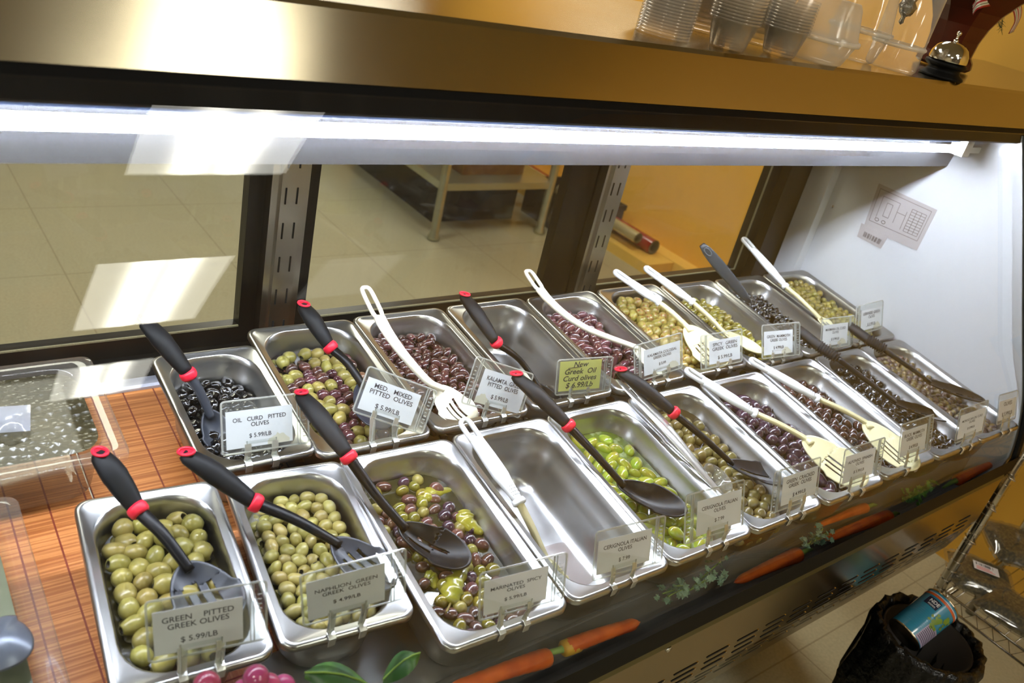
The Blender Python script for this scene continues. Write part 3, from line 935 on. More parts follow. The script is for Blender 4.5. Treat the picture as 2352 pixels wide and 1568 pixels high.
MED = [(5, 'mixed_green_olive', 'green olive in the pan of mixed pitted olives', 'olive', 'green olives of the mix', variants(.0225, .0190, 'pitted', [OM['green'], HOLE])),
       (6, 'mixed_purple_olive', 'purple brown olive in the pan of mixed pitted olives', 'olive', 'purple olives of the mix', variants(.0215, .0165, 'pitted', [OM['kalpink'], HOLE], 2) + variants(.0215, .0165, 'plain', [OM['mixdark']], 2))]
cnt['B2'] = fill('B2', MED, 190, .0195, -.016, 22, (0, -.03), brine=(BR['B2'], 0.0191, 'liquid under the mixed pitted olives'))
cnt['B3'] = fill('B3', one('pitted_brown_olive', 'small brown pitted olive under the long white spoon', 'olive', 'brown pitted olives', variants(.0230, .0158, 'pitted', [OM['kalamata'], HOLE])), 210, 0.0184, -0.0200, 23, (0, 0), brine=(BR['B3'], 0.0181, 'oil under the brown pitted olives'))
cnt['B4'] = fill('B4', one('leftover_black_olive', 'black olive left at the bottom of the nearly empty pan', 'olive', 'leftover black olives', variants(.0210, .0165, 'wrinkled', [OM['black']])), 140, 0.0180, -0.0600, 24, (-.10, -.16), keep=lambda p: p[1] + p[0] * .9 < .03, brine=None)
cnt['B5'] = fill('B5', one('long_purple_olive', 'long purple brown olive with pointed ends, back row', 'olive', 'long purple olives', variants(.0295, .0180, 'plain', [OM['kalpink']])), 150, 0.0218, -0.0210, 25, (0, 0), brine=(BR['B5'], 0.0161, 'glossy liquid under the long purple olives'))
cnt['B6'] = fill('B6', one('spiced_green_olive', 'green olive coated in red and yellow chilli flakes', 'olive', 'spiced green olives', variants(.0235, .0212, 'plain', [OM['spiced']])), 150, 0.0218, -0.0040, 26, (0, 0), brine=(BR['B6'], 0.0214, 'spicy oil under the chilli coated olives'))
cnt['B7'] = fill('B7', one('glossy_green_olive', 'glossy green olive in the pan right of the spiced ones', 'olive', 'glossy green olives', variants(.0230, .0160, 'plain', [OM['glossy']])), 210, 0.0184, -0.0240, 27, (0, 0), brine=(BR['B7'], 0.0134, 'liquid around the glossy green olives'))
cnt['B8'] = fill('B8', one('black_olive', 'round black olive in the back row beside the far green ones', 'olive', 'round black olives', variants(.0188, .0172, 'wrinkled', [OM['black']])), 220, 0.0180, -0.0280, 28, (0, 0), brine=(BR['B8'], 0.0141, 'dark liquid around the round black olives'))
cnt['B9'] = fill('B9', one('small_green_olive', 'tiny green olive in the far back corner pan', 'olive', 'tiny green olives', variants(.0172, .0150, 'plain', [OM['small']])), 300, 0.0158, -0.0090, 29, (0, 0), brine=(BR['B9'], 0.0155, 'liquid under the tiny green olives'))
# red liquid in the front corner of the empty pan
bm = bmesh.new()
vs = [bm.verts.new((x, y * .5 + .11, 0)) for x, y in rrect(.118, .16, .03, 6)]
bm.faces.new(vs)
o = obj('brine_puddle', bm, pbr('red_puddle', '9c6a5a', .1, alpha=.35)); o.matrix_world = PAN['F4'][0].matrix_world @ Matrix.Translation((0, .0, -.0985))
tag(o, 'shallow reddish leftover liquid on the floor of the empty pan', 'liquid', kind='stuff')
SIGNS = {
 'F1': ('R', 'GREEN    PITTED\nGREEK OLIVES\n\n$ 5.99/LB', 'price card reading GREEN PITTED GREEK OLIVES', [[0.1792, 0.5743, 0.9051], [0.2556, 0.5554, 0.9136], [0.2573, 0.5459, 0.8643], [0.1793, 0.5656, 0.8575]]),
 'F2': ('R', 'NAPHLION  GREEN\nGREEK  OLIVES\n\n$ 4.99/LB', 'price card reading NAPHLION GREEN GREEK OLIVES', [[0.3183, 0.5486, 0.911], [0.3955, 0.5308, 0.9256], [0.4055, 0.5312, 0.8676], [0.3274, 0.5491, 0.8537]]),
 'F3': ('R', 'MARINATED  SPICY\nOLIVES\n\n$ 5.99/LB', 'price card reading MARINATED SPICY OLIVES', [[0.5011, 0.4879, 0.8959], [0.5725, 0.4693, 0.9089], [0.582, 0.4645, 0.8576], [0.5082, 0.4837, 0.8444]]),
 'F4': ('R', 'CERIGNOLA ITALIAN\nOLIVES\n\n$ 7.99', 'price card reading CERIGNOLA ITALIAN OLIVES on the empty pan', [[0.6788, 0.492, 0.888], [0.7652, 0.4839, 0.886], [0.7658, 0.4702, 0.8432], [0.6768, 0.4782, 0.8436]]),
 'F5': ('L', 'CERIGNOLA ITALIAN\nOLIVES\n\n$ 7.99', 'price card reading CERIGNOLA ITALIAN OLIVES on the bright green olives', [[0.8648, 0.4949, 0.8897], [0.952, 0.4887, 0.8932], [0.9504, 0.469, 0.8456], [0.8634, 0.4766, 0.8456]]),
 'F6': ('L', 'GREEN  CRACKED\nGREEK  OLIVES\n\n$ 4.99/LB', 'price card reading GREEN CRACKED GREEK OLIVES', [[1.0507, 0.4852, 0.8869], [1.1347, 0.4826, 0.89], [1.1343, 0.4666, 0.8459], [1.0476, 0.4703, 0.8455]]),
 'F7': ('R', 'ALFONSO  SPANISH\nOLIVES\n\n$ 5.99/LB', 'price card reading ALFONSO SPANISH OLIVES', [[1.2111, 0.4802, 0.8872], [1.2899, 0.4749, 0.8931], [1.2916, 0.4617, 0.8446], [1.2134, 0.468, 0.8428]]),
 'F8': ('R', 'BLACK  MAMMOTH\nGREEK  OLIVES\n\n$ 4.99/LB', 'price card reading BLACK MAMMOTH GREEK OLIVES', [[1.3973, 0.486, 0.8904], [1.4817, 0.4856, 0.8894], [1.4815, 0.468, 0.8468], [1.3893, 0.4687, 0.8486]]),
 'F9': ('', 'MOROCCAN OIL CURD\nOLIVES\n\n$ 5.99/LB', 'faint tilted price card on the wrinkled black olives of the front row', [[1.594, 0.4755, 0.8892], [1.6772, 0.4697, 0.8945], [1.6836, 0.4568, 0.8486], [1.5948, 0.4625, 0.8409]]),
 'F10': ('', 'OLIVES\n\n$ 5.99/LB', 'faint price card at the right end of the front row', [[1.7653, 0.4771, 0.886], [1.85, 0.478, 0.8793], [1.8518, 0.4628, 0.8423], [1.7606, 0.4612, 0.8482]]),
 'B1': ('R', 'OIL   CURD   PITTED\nOLIVES\n\n$ 5.99/LB', 'price card reading OIL CURD PITTED OLIVES', [[0.336, 0.8257, 0.9293], [0.4206, 0.8241, 0.9253], [0.4191, 0.8059, 0.8815], [0.3333, 0.8077, 0.8858]]),
 'B2': ('R', 'MED.   MIXED\nPITTED  OLIVES\n\n$ 5.99/LB', 'tilted price card reading MED. MIXED PITTED OLIVES', [[0.5256, 0.8225, 0.9499], [0.6037, 0.8021, 0.9171], [0.5837, 0.7883, 0.8798], [0.5084, 0.8081, 0.9116]]),
 'B3': ('L', 'KALAMTA  GREEK\nPITTED  OLIVES\n\n$ 5.99/LB', 'tilted price card reading KALAMTA GREEK PITTED OLIVES', [[0.7148, 0.8105, 0.9376], [0.7962, 0.8006, 0.9062], [0.7797, 0.7858, 0.8595], [0.6934, 0.7963, 0.8926]]),
 'B4': ('R', 'New\nGreek  Oil\nCurd olives\n$ 6.99/Lb', 'yellow handwritten note announcing new Greek olives at 6.99', [[0.8535, 0.8039, 0.9319], [0.9405, 0.7919, 0.9275], [0.94, 0.7854, 0.8786], [0.8651, 0.795, 0.8765]]),
 'B5': ('L', 'KALAMATA COLOSSAL\nGREEK OLIVES\n\n$ 5.99', 'price card reading KALAMATA COLOSSAL GREEK OLIVES', [[1.0517, 0.8056, 0.9198], [1.1386, 0.805, 0.9286], [1.144, 0.7891, 0.8855], [1.0542, 0.7899, 0.8769]]),
 'B6': ('L', 'SPICY   GREEN\nGREEK  OLIVES\n\n$ 5.99/LB', 'price card reading SPICY GREEN GREEK OLIVES', [[1.2286, 0.8055, 0.9118], [1.3153, 0.8032, 0.915], [1.3147, 0.7841, 0.874], [1.2277, 0.7877, 0.8735]]),
 'B7': ('R', 'GREEN  MAMMOTH\nGREEK OLIVES\n\n$ 4.99/LB', 'price card reading GREEN MAMMOTH GREEK OLIVES', [[1.3825, 0.7987, 0.9161], [1.4689, 0.7906, 0.9151], [1.4648, 0.7696, 0.874], [1.3809, 0.7776, 0.8753]]),
 'B8': ('R', 'MARMARA OIL CURD\nOLIVES\n\n$ 5.99/LB', 'price card reading MARMARA OIL CURD OLIVES', [[1.5632, 0.7819, 0.9167], [1.6509, 0.7775, 0.9153], [1.6499, 0.7607, 0.8747], [1.562, 0.7649, 0.8755]]),
 'B9': ('L', 'LEBANESE  GREEN\nOLIVES\n\n$ 3.99/LB', 'price card reading LEBANESE GREEN OLIVES', [[1.6957, 0.7809, 0.9335], [1.7841, 0.7859, 0.9359], [1.7835, 0.7666, 0.8946], [1.691, 0.7639, 0.8973]]),
}
def text_mesh(body, size=1.0, bold=0.012, spacing=1.0, line=1.0, shear=0.0):
    cu = bpy.data.curves.new('t', 'FONT')
    cu.body = body; cu.align_x = 'CENTER'; cu.align_y = 'CENTER'; cu.size = size
    cu.offset = bold; cu.space_line = line; cu.space_character = spacing; cu.shear = shear
    cu.resolution_u = 3
    o = bpy.data.objects.new('t', cu); COL.objects.link(o)
    dg = bpy.context.evaluated_depsgraph_get()
    me = bpy.data.meshes.new_from_object(o.evaluated_get(dg))
    bpy.data.objects.remove(o)
    me.materials.clear()
    return me
def sign(kk, side, body, label, corners):
    TL, TR, BRc, BLc = [Vector(c) for c in corners]
    ex = ((TR - TL) + (BRc - BLc)) / 2; ey = ((TL - BLc) + (TR - BRc)) / 2
    c0 = (TL + TR + BRc + BLc) / 4
    w, h = ex.length, ey.length
    X, Y = ex / w, ey / h
    Nn = X.cross(Y).normalized()
    if Nn.dot(C0 - c0) < 0: Nn = -Nn
    def P(s, t, n=0.0): return c0 + X * s + Y * t + Nn * n
    root = empty('price_sign', P(0, -h/2), label, 'price sign', None)
    o, W, L, u, v, yaw, hh = PAN[kk]
    l_, r_, t_, b_ = -w/2 - .005, w/2 + .005, h/2 + (.013 if kk != 'B4' else .003), -h/2 - .006
    if side == 'R': r_ += .017
    if side == 'L': l_ -= .017
    # clear sleeve
    bm = bmesh.new()
    outl = [(x + (l_ + r_) / 2, y + (t_ + b_) / 2) for x, y in rrect(r_ - l_, t_ - b_, .004, 3)]
    for n in (.0013, -.0013):
        bm.faces.new([bm.verts.new(P(x, y, n)) for x, y in outl])
    obj('sleeve', bm, ACRYL, root, recalc=False)['label'] = 'clear plastic sleeve'
    bm = bmesh.new()
    sweep(bm, [P(x, y) for x, y in outl], .0008, .0014, side=Nn, n=6, closed=True)
    if side:
        xs = r_ - .015 if side == 'R' else l_ + .015
        sg = 1 if side == 'R' else -1
        for dx in (0, .0035):
            sweep(bm, [P(xs + sg * dx, b_), P(xs + sg * dx, t_)], .0007, .0014, side=X, n=6)
        for q in range(9):
            yy = b_ + (t_ - b_) * (.15 + .08 * q)
            sweep(bm, [P(xs + sg * .007, yy), P(xs + sg * .011, yy)], .0006, .0012, side=X, n=5)
    obj('sleeve_edge', bm, ACEDGE, root)
    card = quad('card', [P(-w/2, h/2), P(w/2, h/2), P(w/2, -h/2), P(-w/2, -h/2)], YELLOWP if kk == 'B4' else PAPER, root, .0003, Nn)
    if kk in ('B1', 'B7', 'B8', 'B3', 'B9', 'B5'):
        rs = random.Random(kk); cx = w * .28 if kk != 'B3' else -w * .36
        pts = []
        for q in range(12):
            a_ = q / 11
            pts.append((cx - w * .17 + w * .34 * a_, -h/2 + h * (.10 + .22 * math.sin(a_ * 3.14) * rs.uniform(.6, 1))))
        poly = [P(max(min(x, w/2), -w/2), y, .0004) for x, y in pts] + [P(min(cx + w * .17, w/2), -h/2, .0004), P(max(cx - w * .17, -w/2), -h/2, .0004)]
        bm = bmesh.new(); bm.faces.new([bm.verts.new(p) for p in poly]); obj('stain', bm, PAPERS, card, recalc=False)
    me = text_mesh(body, bold=.010 if kk != 'B4' else .012, line=.95 if kk != 'B4' else .92, shear=0.0 if kk != 'B4' else .25)
    co = np.zeros(len(me.vertices) * 3); me.vertices.foreach_get('co', co); co = co.reshape(-1, 3)
    lo, hi = co.min(0), co.max(0); mid = (lo + hi) / 2
    s = min(w * (.80 if kk != 'B4' else .84) / (hi[0] - lo[0]), h * (.74 if kk != 'B4' else .9) / (hi[1] - lo[1]))
    sx = min(w * .80 / (hi[0] - lo[0]), s * 1.25)
    for i, vt in enumerate(me.vertices):
        x, y = (co[i][0] - mid[0]) * sx, (co[i][1] - mid[1]) * s
        vt.co = P(x, y + h * .02, .0006)
    t = link('lettering', me, INKB if kk == 'B4' else INK, card)
    if kk == 'B4':
        bm = bmesh.new(); sweep(bm, [P(-w*.30, h*.27, .0006), P(-w*.02, h*.30, .0006)], .0005, n=5); obj('underline', bm, INKB, card)
    # bracket and two rim clips
    rim = dk(u, v, hh)
    def rimpt(s, dv_, dh):
        c = o.matrix_world @ Vector((s, dv_, dh)); return c
    inv = o.matrix_world.inverted()
    base_c = inv @ P((l_ + r_) / 2 * .2, b_)
    gap = base_c.z
    cx = max(min(base_c.x, W/2 - .035), -W/2 + .035)
    if gap > .009:
        bm = bmesh.new()
        for n in (.0012, -.0012):
            A = [P(-.019 + (l_+r_)/2*.2, b_ + .014, n), P(.019 + (l_+r_)/2*.2, b_ + .014, n), rimpt(cx + .019, .004 + n, .001), rimpt(cx - .019, .004 + n, .001)]
            bm.faces.new([bm.verts.new(p) for p in A])
        obj('bracket', bm, ACRYL, root, recalc=False)
        bm = bmesh.new()
        sweep(bm, [P(-.019 + (l_+r_)/2*.2, b_ + .014), rimpt(cx - .019, .004, .001)], .0011, n=6)
        sweep(bm, [P(.019 + (l_+r_)/2*.2, b_ + .014), rimpt(cx + .019, .004, .001)], .0011, n=6)
        obj('bracket_edge', bm, ACEDGE, root)
    for sg in (-1, 1):
        bm = bmesh.new()
        s_ = cx + sg * .0175
        q = P((l_+r_)/2*.2 + sg * .0175, b_ + .010)
        pts = [q, P((l_+r_)/2*.2 + sg * .0175, b_ - .001)] if gap <= .03 else []
        pts += [rimpt(s_, .007, .0030), rimpt(s_, .002, .0030), rimpt(s_, -.0018, .0012), rimpt(s_, -.0022, -.0100)]
        sweep(bm, pts, .0045, .0006, side=Vector((1, 0, 0)), n=8, power=6)
        obj('rim_clip', bm, CLIPM, root)['label'] = 'small metal clip over the pan rim'
for k_, (sd, bd, lb_, cs) in SIGNS.items():
    sign(k_, sd, bd, lb_, cs)

# ------------------------------------------------------------------ spoons
def bowl_part(S, E, wid, depth, mat, parent, nrm=None, slots=(), sq=2.0, thick=.0022, name='bowl', label=None):
    """S, E: near and far end of the bowl; slots: (t0, t1, s0, s1) rectangles in bowl coordinates, s along (0..1), t across (-1..1)"""
    X = (E - S); L = X.length; X = X / L
    nz = (nrm or EN); nz = (nz - X * nz.dot(X)).normalized(); Y = nz.cross(X)
    bm = bmesh.new(); nr, na = 14, 56
    rings = []
    c = bm.verts.new(S + X * L / 2 - nz * depth)
    for i in range(1, nr + 1):
        r = i / nr
        ring = []
        for k in range(na):
            a = 2 * math.pi * k / na
            ca, sa = math.cos(a), math.sin(a)
            xx = math.copysign(abs(ca) ** (2/sq), ca) * r; yy = math.copysign(abs(sa) ** (2/sq), sa) * r
            taper = 1 - .16 * (1 - xx) / 2 * 2 * (1 if xx < 0 else .2)
            ring.append(bm.verts.new(S + X * (L / 2 * (1 + xx)) + Y * (wid / 2 * yy * taper) - nz * depth * (1 - r * r)))
        rings.append(ring)
    for k in range(na): bm.faces.new((c, rings[0][k], rings[0][(k+1) % na]))
    for i in range(nr - 1):
        for k in range(na):
            bm.faces.new((rings[i][k], rings[i+1][k], rings[i+1][(k+1) % na], rings[i][(k+1) % na]))
    bm.faces.ensure_lookup_table()
    if slots:
        # cut: bisect along slot sides so that the edges are straight
        for (t0, t1, s0, s1) in slots:
            for co, no in ((S + Y * wid/2 * t0, Y), (S + Y * wid/2 * t1, Y), (S + X * L * s0, X), (S + X * L * s1, X)):
                bmesh.ops.bisect_plane(bm, geom=bm.verts[:] + bm.edges[:] + bm.faces[:], plane_co=co, plane_no=no)
        kill = []
        for f in bm.faces:
            p = f.calc_center_median() - S
            s_, t_ = p.dot(X) / L, p.dot(Y) / (wid / 2)
            if any(t0 < t_ < t1 and s0 < s_ < s1 for t0, t1, s0, s1 in slots): kill.append(f)
        bmesh.ops.delete(bm, geom=kill, context='FACES')
    o = obj(name, bm, mat, parent, smooth=True)
    md = o.modifiers.new('thick', 'SOLIDIFY'); md.thickness = thick; md.offset = 0
    if label: o['label'] = label
    return o
def rubber_spoon(T, C, S, E, wid, label, group='kitchen spoons', depth=.012, slots=(), shaftmat=BLACKN, bowlmat=GREYN, bend=.0, sq=2.0, mid=None):
    """black rubber grip with red hang hole and red collar, nylon shaft and slotted bowl"""
    root = empty('serving_spoon', S, label, 'spoon', group)
    g = C - T
    pts = bez([T, T + g * .33 + EN * .003, T + g * .66 + EN * .002, C], 5)
    n = len(pts); ra, rb = [], []
    for i in range(n):
        t = i / (n - 1)
        w_ = .0095 + .0048 * math.sin(min(1, t / .62) * math.pi * .62) if t < .5 else .0095 + .0042 * math.cos((t - .5) * math.pi)
        if t < .06: w_ *= .72 + 4.6 * t
        ra.append(w_); rb.append(w_ * .72)
    bm = bmesh.new(); sweep(bm, pts, rb, ra, side=EN, n=18)
    obj('grip', bm, BLACKR, root, smooth=True)['label'] = 'black rubber grip'
    # red hang hole at the tip
    d_ = g.normalized(); sd = EN.cross(d_).normalized(); up = d_.cross(sd)
    nn = (up * .8 - d_ * .6).normalized(); dd = (d_ - nn * d_.dot(nn)).normalized()
    cc = T + d_ * .006 + nn * .0078
    bm = bmesh.new(); sweep(bm, [cc + dd * (.0092 * math.cos(a)) + sd * (.0066 * math.sin(a)) for a in [2*math.pi*k/20 for k in range(20)]], .0017, n=8, side=nn, closed=True)
    vs = [bm.verts.new(cc + dd * (.0088 * math.cos(a)) + sd * (.0062 * math.sin(a)) - nn * .0006) for a in [2*math.pi*k/20 for k in range(20)]]
    bm.faces.new(vs)
    obj('hang_hole', bm, RED, root, smooth=True)['label'] = 'red ringed hang hole'
    e = (S - C).normalized()
    bm = bmesh.new(); sweep(bm, [C - e * .0025, C + e * .001, C + e * .0065, C + e * .0095], [.0100, .0112, .0108, .0088], n=20, side=EN)
    obj('collar', bm, RED, root, smooth=True)['label'] = 'red collar'
    M1_ = mid or (C * .45 + S * .55 + EN * bend)
    pts = bez([C + e * .006, M1_, S + (E - S).normalized() * .012 - EN * .001], 8)
    m_ = len(pts)
    bm = bmesh.new(); sweep(bm, pts, [.0052 - .0014 * i / m_ for i in range(m_)], [.0078 - .0022 * i / m_ for i in range(m_)], side=EN, n=14, power=2.6)
    obj('shaft', bm, shaftmat, root, smooth=True)
    bowl_part(S, E, wid, depth, bowlmat, root, slots=slots, sq=sq)
    return root
def loop_grip(T, C, root, mat, w=.0105, hole=.034):
    """flat plastic grip ending in a long open loop at T"""
    d_ = (C - T).normalized(); sd = EN.cross(d_).normalized(); up = d_.cross(sd)
    L = (C - T).length
    bm = bmesh.new()
    a0 = T + d_ * w; a1 = T + d_ * hole
    loop = [a0 - d_ * (w * .82 * math.sin(a)) + sd * (w * .78 * math.cos(a)) for a in [math.pi * k / 10 for k in range(11)]]
    loop += [a1 + d_ * (w * .7 * math.sin(a)) - sd * (w * .78 * math.cos(a)) for a in [math.pi * k / 10 for k in range(11)]]
    sweep(bm, loop, .0042, .0033, side=up, n=10, closed=True)
    pts = [T + d_ * (hole + (L - hole) * k / 10) for k in range(11)]
    ra = [w * (1.02 + .18 * math.sin(math.pi * k / 10)) if k < 7 else w * (1.1 - .12 * (k - 6)) for k in range(11)]
    sweep(bm, pts, [.0050 + .0014 * math.sin(math.pi * k / 10) for k in range(11)], ra, side=up, n=16, power=2.6)
    o = obj('grip', bm, mat, root, smooth=True)
    return d_, sd, up
def white_spoon(T, C, S, E, wid, label, group='kitchen spoons', depth=.006, slots=(), nrm=None, sq=2.2, bend=.002, spots=False):
    root = empty('serving_spoon', S, label, 'spoon', group)
    d_, sd, up = loop_grip(T, C, root, WHITEN)
    bm = bmesh.new(); sweep(bm, [C - d_ * .004, C + d_ * .002, C + d_ * .004], [.0068, .0080, .0062], [.0100, .0112, .0090], side=up, n=18)
    obj('collar', bm, WHITEN, root, smooth=True)
    bm = bmesh.new()
    for i in range(4):
        for j in range(5):
            c = C - d_ * (.010 + .0045 * i) + sd * (.0026 * (j - 2)) + up * (.0064 - .0003 * (j - 2) ** 2)
            lathe(bm, [(.0008, -.0006), (.0008, .0004), (0, .0006)], 6, c, axis=up)
    obj('grip_dots', bm, WHITEN, root)
    pts = bez([C, C * .5 + S * .5 + EN * bend, S, S + (E - S) * .14], 6)
    m_ = len(pts)
    bm = bmesh.new(); sweep(bm, pts, [.0036] * m_, [.0062 + .0012 * (i / m_) for i in range(m_)], side=EN, n=12, power=4)
    obj('shaft', bm, CREAMN, root, smooth=True)['label'] = 'cream shaft'
    bowl_part(S, E, wid, depth, CREAMN, root, nrm=nrm, slots=slots, sq=sq, label='cream slotted bowl')
    return root
FORK = ((-.50, -.40, .45, .82), (-.24, -.14, .40, .86), (.02, .12, .40, .86))
od = on_deck
# front row
rubber_spoon(od(224, 1040, .075), od(313, 1166, .042), od(425, 1290, .017), od(520, 1438, .015), .079, 'black spoon with red collar and grey slotted bowl on the large pitted olives', depth=.014,
             slots=((-.42, -.28, .30, .80), (-.07, .07, .25, .85), (.28, .42, .30, .80)), bend=.004)
rubber_spoon(od(420, 1042, .070), od(582, 1152, .035), od(765, 1236, .004), od(905, 1345, .000), .066, 'black spoon with red collar and grey slotted bowl on the small green olives', depth=.011,
             slots=((-.36, -.22, .28, .8), (.0, .12, .25, .82), (.34, .46, .3, .78)), bend=.002)
rubber_spoon(od(688, 905, .070), od(798, 1045, .048), od(915, 1205, -.008), od(1082, 1290, -.020), .066, 'black glossy slotted spoon with red collar lying in the marinated olives', bowlmat=BLACKN, depth=.013,
             slots=((.08, .22, .28, .70), (-.25, -.13, .18, .5)), bend=-.001)
rubber_spoon(od(1180, 862, .070), od(1303, 974, .045), od(1417, 1108, -.010), od(1580, 1172, -.014), .066, 'black solid spoon with red collar dipping into the bright green olives', bowlmat=BLACKN, depth=.014, bend=.004)
rubber_spoon(od(1420, 852, .062), od(1545, 945, .040), od(1668, 1060, -.010), od(1815, 1103, -.018), .054, 'black slotted spoon with red collar on the cracked olives', bowlmat=pbr('black_matt', '1c1e25', .38), depth=.010,
             slots=((-.05, .12, .25, .72), (-.50, -.38, .3, .62)), bend=.004)
w4 = white_spoon(od(1062, 962, .045), od(1192, 1152, .012), od(1252, 1282, -.060), od(1300, 1392, -.092), .05, 'white handled spoon standing in the empty pan', depth=.005, slots=FORK)
white_spoon(od(1574, 848, .060), od(1733, 948, .032), od(1845, 1004, .004), od(1990, 1112, .002), .072, 'white handled cream slotted spoon on the large purple olives', slots=FORK, depth=.004, nrm=(EN + Vector((-.45, -.1, 0))).normalized())
white_spoon(od(1722, 825, .060), od(1876, 914, .030), od(1985, 968, .002), od(2105, 1078, .002), .066, 'white handled cream slotted spoon on the brown olives', slots=FORK, depth=.004, nrm=(EN + Vector((-.45, -.1, 0))).normalized())
# back row
rubber_spoon(od(328, 735, .085), od(430, 855, .040), od(478, 940, -.010), od(524, 1040, -.040), .05, 'black spoon with red collar in the shrivelled black olives', bowlmat=GREYN, shaftmat=GREYN, bend=.004)
rubber_spoon(od(692, 700, .075), od(756, 794, .040), od(832, 876, .008), od(880, 985, .004), .062, 'black spoon with red collar in the mixed pitted olives', bowlmat=pbr('slate_nylon', '262c3a', .35), bend=.004)
rubber_spoon(od(1062, 678, .060), od(1138, 784, .020), od(1232, 880, -.055), od(1300, 960, -.075), .056, 'black spoon with red collar in the nearly empty pan', bowlmat=BLACKN, bend=.010)
white_spoon(od(1410, 622, .065), od(1512, 693, .040), od(1576, 748, .016), od(1662, 842, .006), .070, 'white handled cream slotted spoon speckled with chilli on the spiced olives', slots=FORK, depth=.004, nrm=(EN + Vector((-.45, -.1, 0))).normalized())
white_spoon(od(1480, 613, .065), od(1590, 693, .040), od(1662, 762, .000), od(1752, 806, -.012), .050, 'white handled cream ladle in the glossy green olives', depth=.012)
white_spoon(od(1706, 546, .085), od(1804, 657, .045), od(1880, 728, .008), od(1912, 752, .003), .046, 'white handled cream spoon on the far tiny green olives', depth=.006)
# one-piece long white spoons
def long_spoon(pts, S, E, wid, label, hole=True, slots=(), depth=.012, mat=IVORYN, wmax=.0105, hmat=None):
    root = empty('serving_spoon', S, label, 'spoon', 'kitchen spoons')
    q = bez(pts, 8); n = len(q)
    bm = bmesh.new()
    k0 = 5 if hole else 0
    ra = [wmax * (1 - .42 * i / n) for i in range(n)]
    sweep(bm, q[k0:], [.0034 + .001 * math.sin(math.pi * i / n) for i in range(n)][k0:], ra[k0:], side=EN, n=14, power=3)
    if hole:
        d_ = (q[k0] - q[0]).normalized(); sd = EN.cross(d_).normalized()
        Lh = (q[k0] - q[0]).length
        loop = [q[0] + d_ * (Lh * .5 + Lh * .5 * math.copysign(abs(math.cos(a)) ** .5, math.cos(a))) + sd * (wmax * .72 * math.copysign(abs(math.sin(a)) ** .5, math.sin(a))) for a in [2 * math.pi * k / 24 for k in range(24)]]
        sweep(bm, loop, .0034, .0034, side=EN, n=8, closed=True)
    obj('handle', bm, hmat or mat, root, smooth=True)
    bowl_part(S, E, wid, depth, mat, root, slots=slots)
long_spoon([od(838, 660, .10), od(895, 770, .075), od(975, 868, .030), od(1018, 893, .012)], od(1006, 884, .010), od(1082, 978, -.004), .072, 'long ivory slotted spoon curving over the brown pitted olives', slots=((.1, .2, .35, .85), (.32, .42, .3, .75), (-.14, -.05, .4, .85)), depth=.014)
long_spoon([od(1212, 622, .090), od(1262, 690, .075), od(1340, 750, .045), od(1440, 790, .010), od(1465, 798, .004)], od(1455, 795, .004), od(1530, 858, -.012), .055, 'long curved white spoon over the long purple olives', depth=.012)
# black ribbed handled spoons of the right end
def ribbed_spoon(T, G0, G1, S, E, wid, label, depth=.008):
    root = empty('serving_spoon', S, label, 'spoon', 'kitchen spoons')
    bm = bmesh.new(); sweep(bm, bez([T, G0, G1], 6), [.0080, .0088, .0092, .0094, .0095, .0096, .0096, .0096, .0094, .0092, .0088, .0080, .0070], [.0120] + [.0148] * 12, side=EN, n=16)
    obj('grip', bm, BLACKR, root, smooth=True)
    g = (G1 - G0).normalized()
    bm = bmesh.new()
    for i in range(9):
        c = G0 + (G1 - G0) * (i / 8)
        sd = EN.cross(g).normalized(); up = g.cross(sd)
        ring = [c + sd * (.0152 * math.cos(a)) + up * (.0104 * math.sin(a)) for a in [2*math.pi*k/20 for k in range(20)]]
        sweep(bm, ring, .0012, n=6, side=g, closed=True)
    obj('grip_ribs', bm, BLACKR, root, smooth=True)
    pts = bez([G1, G1 * .45 + S * .55 + EN * .003, S + (E - S) * .12], 8); m_ = len(pts)
    bm = bmesh.new(); sweep(bm, pts, [.0050 - .0018 * i / m_ for i in range(m_)], [.0085 - .0025 * i / m_ for i in range(m_)], side=EN, n=12, power=2.6)
    obj('shaft', bm, BLACKN, root, smooth=True)
    bowl_part(S, E, wid, depth, BLACKN, root, slots=((-.1, .1, .35, .47), (-.1, .1, .56, .66), (-.1, .1, .74, .82)))
ribbed_spoon(od(1828, 752, .045), od(1882, 795, .040), od(1922, 822, .036), od(2040, 918, .002), od(2180, 962, -.008), .045, 'long black spoon with ribbed grip in the wrinkled black olives')
ribbed_spoon(od(1948, 745, .045), od(1992, 778, .042), od(2030, 802, .038), od(2120, 872, .012), od(2262, 918, .004), .048, 'long black spoon with ribbed grip over the tiny brown olives')
# short black spatula
root = empty('spatula', od(1722, 694, .0), 'short black flat spatula standing in the round black olives', 'spatula', 'kitchen spoons')
bm = bmesh.new()
T_, E_ = od(1612, 562, .13), od(1722, 694, .030)
sweep(bm, [T_ + (E_ - T_) * k / 10 for k in range(11)], .0028, [.006, .0098, .0112, .0120, .0122, .0120, .0115, .0108, .0098, .0085, .004], side=(C0 - T_).normalized(), n=12, power=3)
obj('handle', bm, pbr('spatula_grey', '3a3f44', .28), root, smooth=True)
d_ = (E_ - T_).normalized(); sd = (C0 - T_).cross(d_).normalized(); up = d_.cross(sd)
cc = T_ + d_ * .020 + up * .003
bm = bmesh.new(); sweep(bm, [cc + d_ * (.011 * math.cos(a)) + sd * (.005 * math.sin(a)) for a in [2*math.pi*k/18 for k in range(18)]], .0012, n=6, side=up, closed=True)
obj('hang_hole', bm, pbr('ring_grey', '555a5e', .4), root, smooth=True)
TONG = pbr('tong_steel', 'eceae4', .28, .85)
